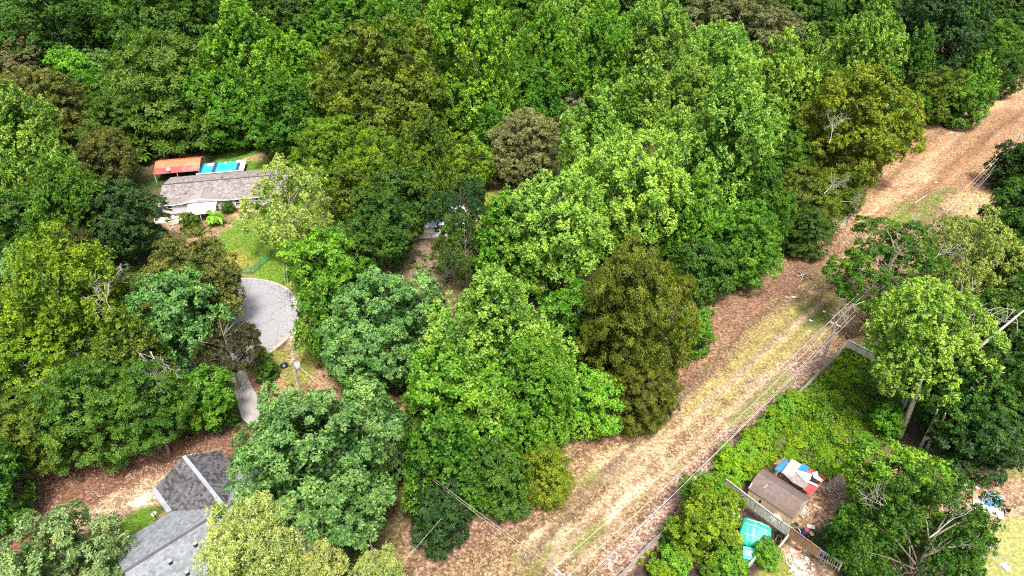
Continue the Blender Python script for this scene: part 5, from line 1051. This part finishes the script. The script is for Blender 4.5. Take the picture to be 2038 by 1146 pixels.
# ------------------------------------------------------------------ weedy lot, debris yard, verge
GVI = 'vine mounds over the long fence'
for i, (u, v, w, k) in enumerate(((1455,915,62,'V'), (1480,905,54,'Q'), (1500,880,56,'V'), (1522,858,46,'Q'), (1540,835,46,'V'), (1562,810,46,'Q'), (1580,795,40,'V'), (1450,950,56,'V'), (1480,928,50,'V'), (1432,975,50,'Y'), (1508,912,30,'Q'))):
    plant('vine_mound', u, v, w, k, ['vine mound on the fence at the gravel corner','green vine mound right behind the fence corner','vine mound second up the long fence','green vine mound third up the long fence','vine mound halfway up the long fence','green vine mound near the top of the overgrown fence','topmost vine mound on the long fence','yellow-green mound left of the shed roof','broad weedy mound just above the shed','yellowish mound beside the fruit tree','round bush touching the shed roof corner'][i], 'vine', GVI, .02, 'lump', .75)
for i, (u, v, w, k) in enumerate(((1640,900,42,'V'), (1600,880,44,'V'), (1670,860,36,'V'), (1575,905,36,'V'), (1720,880,50,'G'), (1660,790,36,'V'), (1700,750,40,'V'), (1625,935,36,'Q'))):
    plant('weed_clump', u, v, w, k, ['weed clump at the lower edge of the lot','taller weed clump above the lean-to','yellowish weed clump in the middle of the lot','weed clump right behind the lean-to','dark weed clump beside the small bright tree','yellowish weed clump near the pole','weed clump in the shade by the fence corner','small weed clump beside the branch pile'][i], 'weed', 'weed clumps in the lot', .0, 'lump', .32)
def brush(name, u, v, n, L_, label):
    t = empty(name, g(u, v), 0, label, 'branch pile', 'branch piles'); rr = random.Random(u)
    for i in range(n):
        a = rr.uniform(-.9, .9)+1.1; x, y = rr.uniform(-1,1), rr.uniform(-.8,.8); z = rr.uniform(.06,.5); l = rr.uniform(.5,1)*L_; d = Vector((math.cos(a), math.sin(a), rr.uniform(-.1,.15)))*l*.5; c = Vector((x,y,z)); k = Vector((rr.uniform(-.2,.2), rr.uniform(-.2,.2), rr.uniform(0,.1)))
        MB().tube([c-d, c+k, c+d], [.06, .05, .02], 5).build('branch', DEAD, t)
brush('branch_pile', 1670, 915, 12, 1.8, 'loose pale branch pile in the weeds above the other'); brush('branch_pile', 1668, 968, 22, 2.4, 'dense grey branch pile right of the red sheets'); brush('branch_pile', 1900, 925, 14, 2.2, 'branch pile on the brown dirt behind the blue tarp'); brush('branch_pile', 1858, 915, 10, 1.8, 'dark branch pile under the white trunks'); brush('branch_pile', 845, 1070, 16, 2.6, 'dead branch pile at the forest edge near the bottom edge'); brush('branch_pile', 1595, 548, 9, 2.6, 'fallen branches on the mulch strip at the far clearing edge')
sheet_tent('tarp_heap', g(1972,996), .3, 2.3, 1.5, .75, .56, BLUE, 'crumpled bright blue tarp heap in the debris yard', 'tarp')
o = MB(); rr = np.random.RandomState(8); n = 16; V = [((i/n-.5)*3.0, (j/n-.5)*1.7, .06+.07*abs(rr.normal())) for j in range(n+1) for i in range(n+1)]; o.add(V, [(j*(n+1)+i, j*(n+1)+i+1, (j+1)*(n+1)+i+1, (j+1)*(n+1)+i) for j in range(n) for i in range(n)]); o = o.build('plastic_sheet', plain('grey_white_sheet', (.55,.56,.55), .5, .25, 3, .5)); o.location = g(1966,1014); o.rotation_euler.z = -.5; tag(o, 'crumpled grey-white plastic sheet below the blue tarp heap', 'sheet')
t = empty('bucket', g(1998,1017), 0, 'dark bucket on its side next to the plastic sheet', 'bucket'); q = MB().lathe([(.2,0), (.26,.5), (.28,.5), (.24,.46), (.18,.05)], (0,0,0), 14).build('body', BLACK, t); q.rotation_euler = (1.4,0,.8); q.location = (0,0,.28)
t = empty('bucket', g(2003,1022), 0, 'white bucket beside the dark one in the debris yard', 'bucket'); q = MB().lathe([(.17,0), (.22,.42), (.24,.42), (.2,.38), (.15,.05)], (0,0,0), 14).build('body', WHITET, t)
for i, (u, v, u2, v2, w_, mt) in enumerate(((1952,961,1982,976,.16,DEAD),(1984,944,1990,957,.3,WOODG),(1918,962,1928,972,.7,PLY),(1880,962,1888,976,.7,WHITET),(1942,968,1948,973,.4,WHITET),(1870,985,1890,984,.5,PLY),(1994,1120,2008,1136,.6,WHITET),(1948,1078,1957,1084,.5,WHITET))):
    m = MB(); m.beam(tuple(g(u,v,.08)), tuple(g(u2,v2,.08)), w_, .08); tag(m.build('scrap_board', mt), ['long thin pale stick on the brown dirt','grey board standing by the far lawn edge','square plywood scrap in front of the branch pile','white panel scrap beside the bright broad tree','small white scrap near the long stick','flat tan scrap under the bright broad tree','white panel lying on the right-hand lawn','white scrap at the edge of the right-hand lawn'][i], 'board', 'scraps in the debris yard')
for i, (u, v, w, k, l) in enumerate(((530,733,48,'D','round dark shrub on the verge beside the driveway'), (453,413,22,'D','clipped dark ball shrub before the house wall'), (512,411,11,'D','tiny dark shrub against the house wall'), (378,445,40,'O','leafy olive flower bed shrub before the porch'), (520,700,18,'V','small yellow-green shrub at the asphalt edge'), (422,480,14,'D','tiny dark shrub alone on the lawn'))): plant('shrub', u, v, w, k, l, 'shrub', 'garden shrubs', .05, 'lump', .9)
def banana(p, n, L_, label, sd):
    t = empty('banana_plant', p, 0, label, 'banana plant', 'banana plants'); rr = random.Random(sd); MB().tube([(0,0,0), (0,0,L_*.5), (.03,0,L_*.8)], [.14,.11,.05], 8).build('stem', LEAF['Q'], t)
    for i in range(n):
        a = 6.28*i/n+rr.uniform(-.3,.3); l = L_*rr.uniform(.75,1.15); up = rr.uniform(.5,1.2); V = []; k = 8; w_ = .30*L_/1.8
        for j in range(k+1):
            s = j/k; r = l*s*(1-.18*s); z = L_*.72+up*l*s-(.55+up*.55)*l*s*s; w2 = w_*math.sin(math.pi*min(1,s*.92+.06))**.7; dx, dy = math.cos(a), math.sin(a)
            V += [(dx*r-dy*w2, dy*r+dx*w2, z+.12*w2), (dx*r, dy*r, z), (dx*r+dy*w2, dy*r-dx*w2, z+.12*w2)]
        me_ = MB().add(V, [(j*3+q, j*3+q+1, j*3+q+4, j*3+q+3) for j in range(k) for q in (0,1)]).build('leaf', LEAF['Q'], t)
        at_ = me_.data.attributes.new('val', 'FLOAT', 'FACE'); at_.data.foreach_set('value', np.full(k*2, rr.uniform(.5,1), np.float32))
banana(g(430,445), 9, 2.4, 'bright banana plant right of the white porch awning', 1); banana(g(440,449), 7, 1.9, 'lower banana plant beside the bright one', 2); banana(g(424,452), 7, 1.7, 'shaded banana plant before the porch', 3); banana(g(289,330), 8, 2.8, 'banana plant among dark trees left of the red shelter', 4)
for i, (u, v) in enumerate(((366,442), (374,455))): banana(g(u,v), 8, 1.3, ['small palm-like plant in the flower bed by the patio','small palm-like plant at the front of the flower bed'][i], 6+i)
t = empty('mailbox', g(490,737), .4, 'black mailbox on a post at the corner of the driveway', 'mailbox'); MB().box(-.05,.05,-.05,.05,0,1.05).build('post', WOODG, t); MB().tube([(-.28,0,1.2), (.28,0,1.2)], .14, 10).build('box', BLACK, t)
t = empty('rubbish_sack', g(566,729), 0, 'shiny black sack lying on the verge near the transformer pole', 'sack'); MB().lathe([(.45,0), (.62,.15), (.55,.35), (.2,.48), (.12,.55)], (0,0,0), 12).build('sack', plain('shiny_black_sack', (.02,.025,.04), .3, .2, 4, .6), t)
for i, (u, v) in enumerate(((585,663), (588,675), (580,672))): rock('kerb_stone', g(u,v), .28, plain('pale_stone', (.60,.57,.52)), ['pale stone beside the turning circle, farthest of three','pale stone beside the turning circle, nearest of three','pale stone beside the turning circle, closest to the asphalt'][i], 'stone', 'stones by the turning circle')
for i, (u, v) in enumerate(((1507,618), (1656,703), (2027,183), (1920,392))): m = MB(); p = g(u,v); m.beam((p.x,p.y,0), (p.x+.25,p.y+.1,1.1), .07); tag(m.build('survey_stake', plain('yellow_stake', (.55,.42,.12))), ['yellow survey stake on the mulch at the mid clearing','yellow survey stake beside the fence-corner pole','yellow survey stake at the far end of the clearing','yellow survey stake near the far pole'][i], 'stake', 'survey stakes')
for i, (u, v, r) in enumerate(((1893,264,.4), (1843,360,.3), (1863,363,.3), (1614,638,.3), (1611,659,.22), (1640,620,.28), (1580,592,.3))): rock('litter_scrap', g(u,v), r, WHITET if i < 7 else PLY, ['white rag in the shade at the far clearing edge','white rag on the far clearing, left of two','white rag on the far clearing, right of two','white rag in the grass by the fence-corner pole','tiny white rag below the larger one','pale torn rag on the green grass','pale branch-like rag near the mulch strip'][i], 'rag' if i < 7 else 'clod', 'scraps on the clearing', .35)
log('fallen_limb', ((1562,590),(1572,593),(1585,592)), .10, DEAD, 'pale fallen limb on the mid clearing', 'log'); log('fallen_limb', ((1820,405),(1832,396),(1845,388)), .12, DEAD, 'pale fallen limb on the far green strip', 'log')

for i, (u, v, u2, v2, w_, mt) in enumerate(((1618,1004,1634,1012,.35,PLY),(1606,1046,1622,1050,.5,WHITET),(1628,1030,1640,1040,.3,WOODG),(1588,1056,1600,1060,.4,WOODB),(1650,992,1662,1004,.18,DEAD),(1612,1058,1618,1066,.4,PLY),(1698,935,1712,941,.3,WOODG),(1640,1014,1652,1012,.25,WOODB),(1582,1040,1588,1046,.35,BLACK),(1461,1008,1474,1016,.3,WOODG))):
    m = MB(); m.beam(tuple(g(u,v,.07+.004*i)), tuple(g(u2,v2,.07+.004*i)), w_, .06); tag(m.build('scrap_board', mt), ['tan scrap board lying right of the shed gable','white scrap sheet between the pallets and the mower','grey scrap board on the tan dirt beside the broad tree','brown scrap board behind the mower','pale stick at the foot of the dense branch pile','small tan scrap right of the mower','grey scrap board in the weeds below the loose branch pile','brown scrap board under the edge of the broad tree','black scrap sheet against the shed corner','grey scrap board inside the garden above the bowl'][i], 'board', 'scraps around the shed')
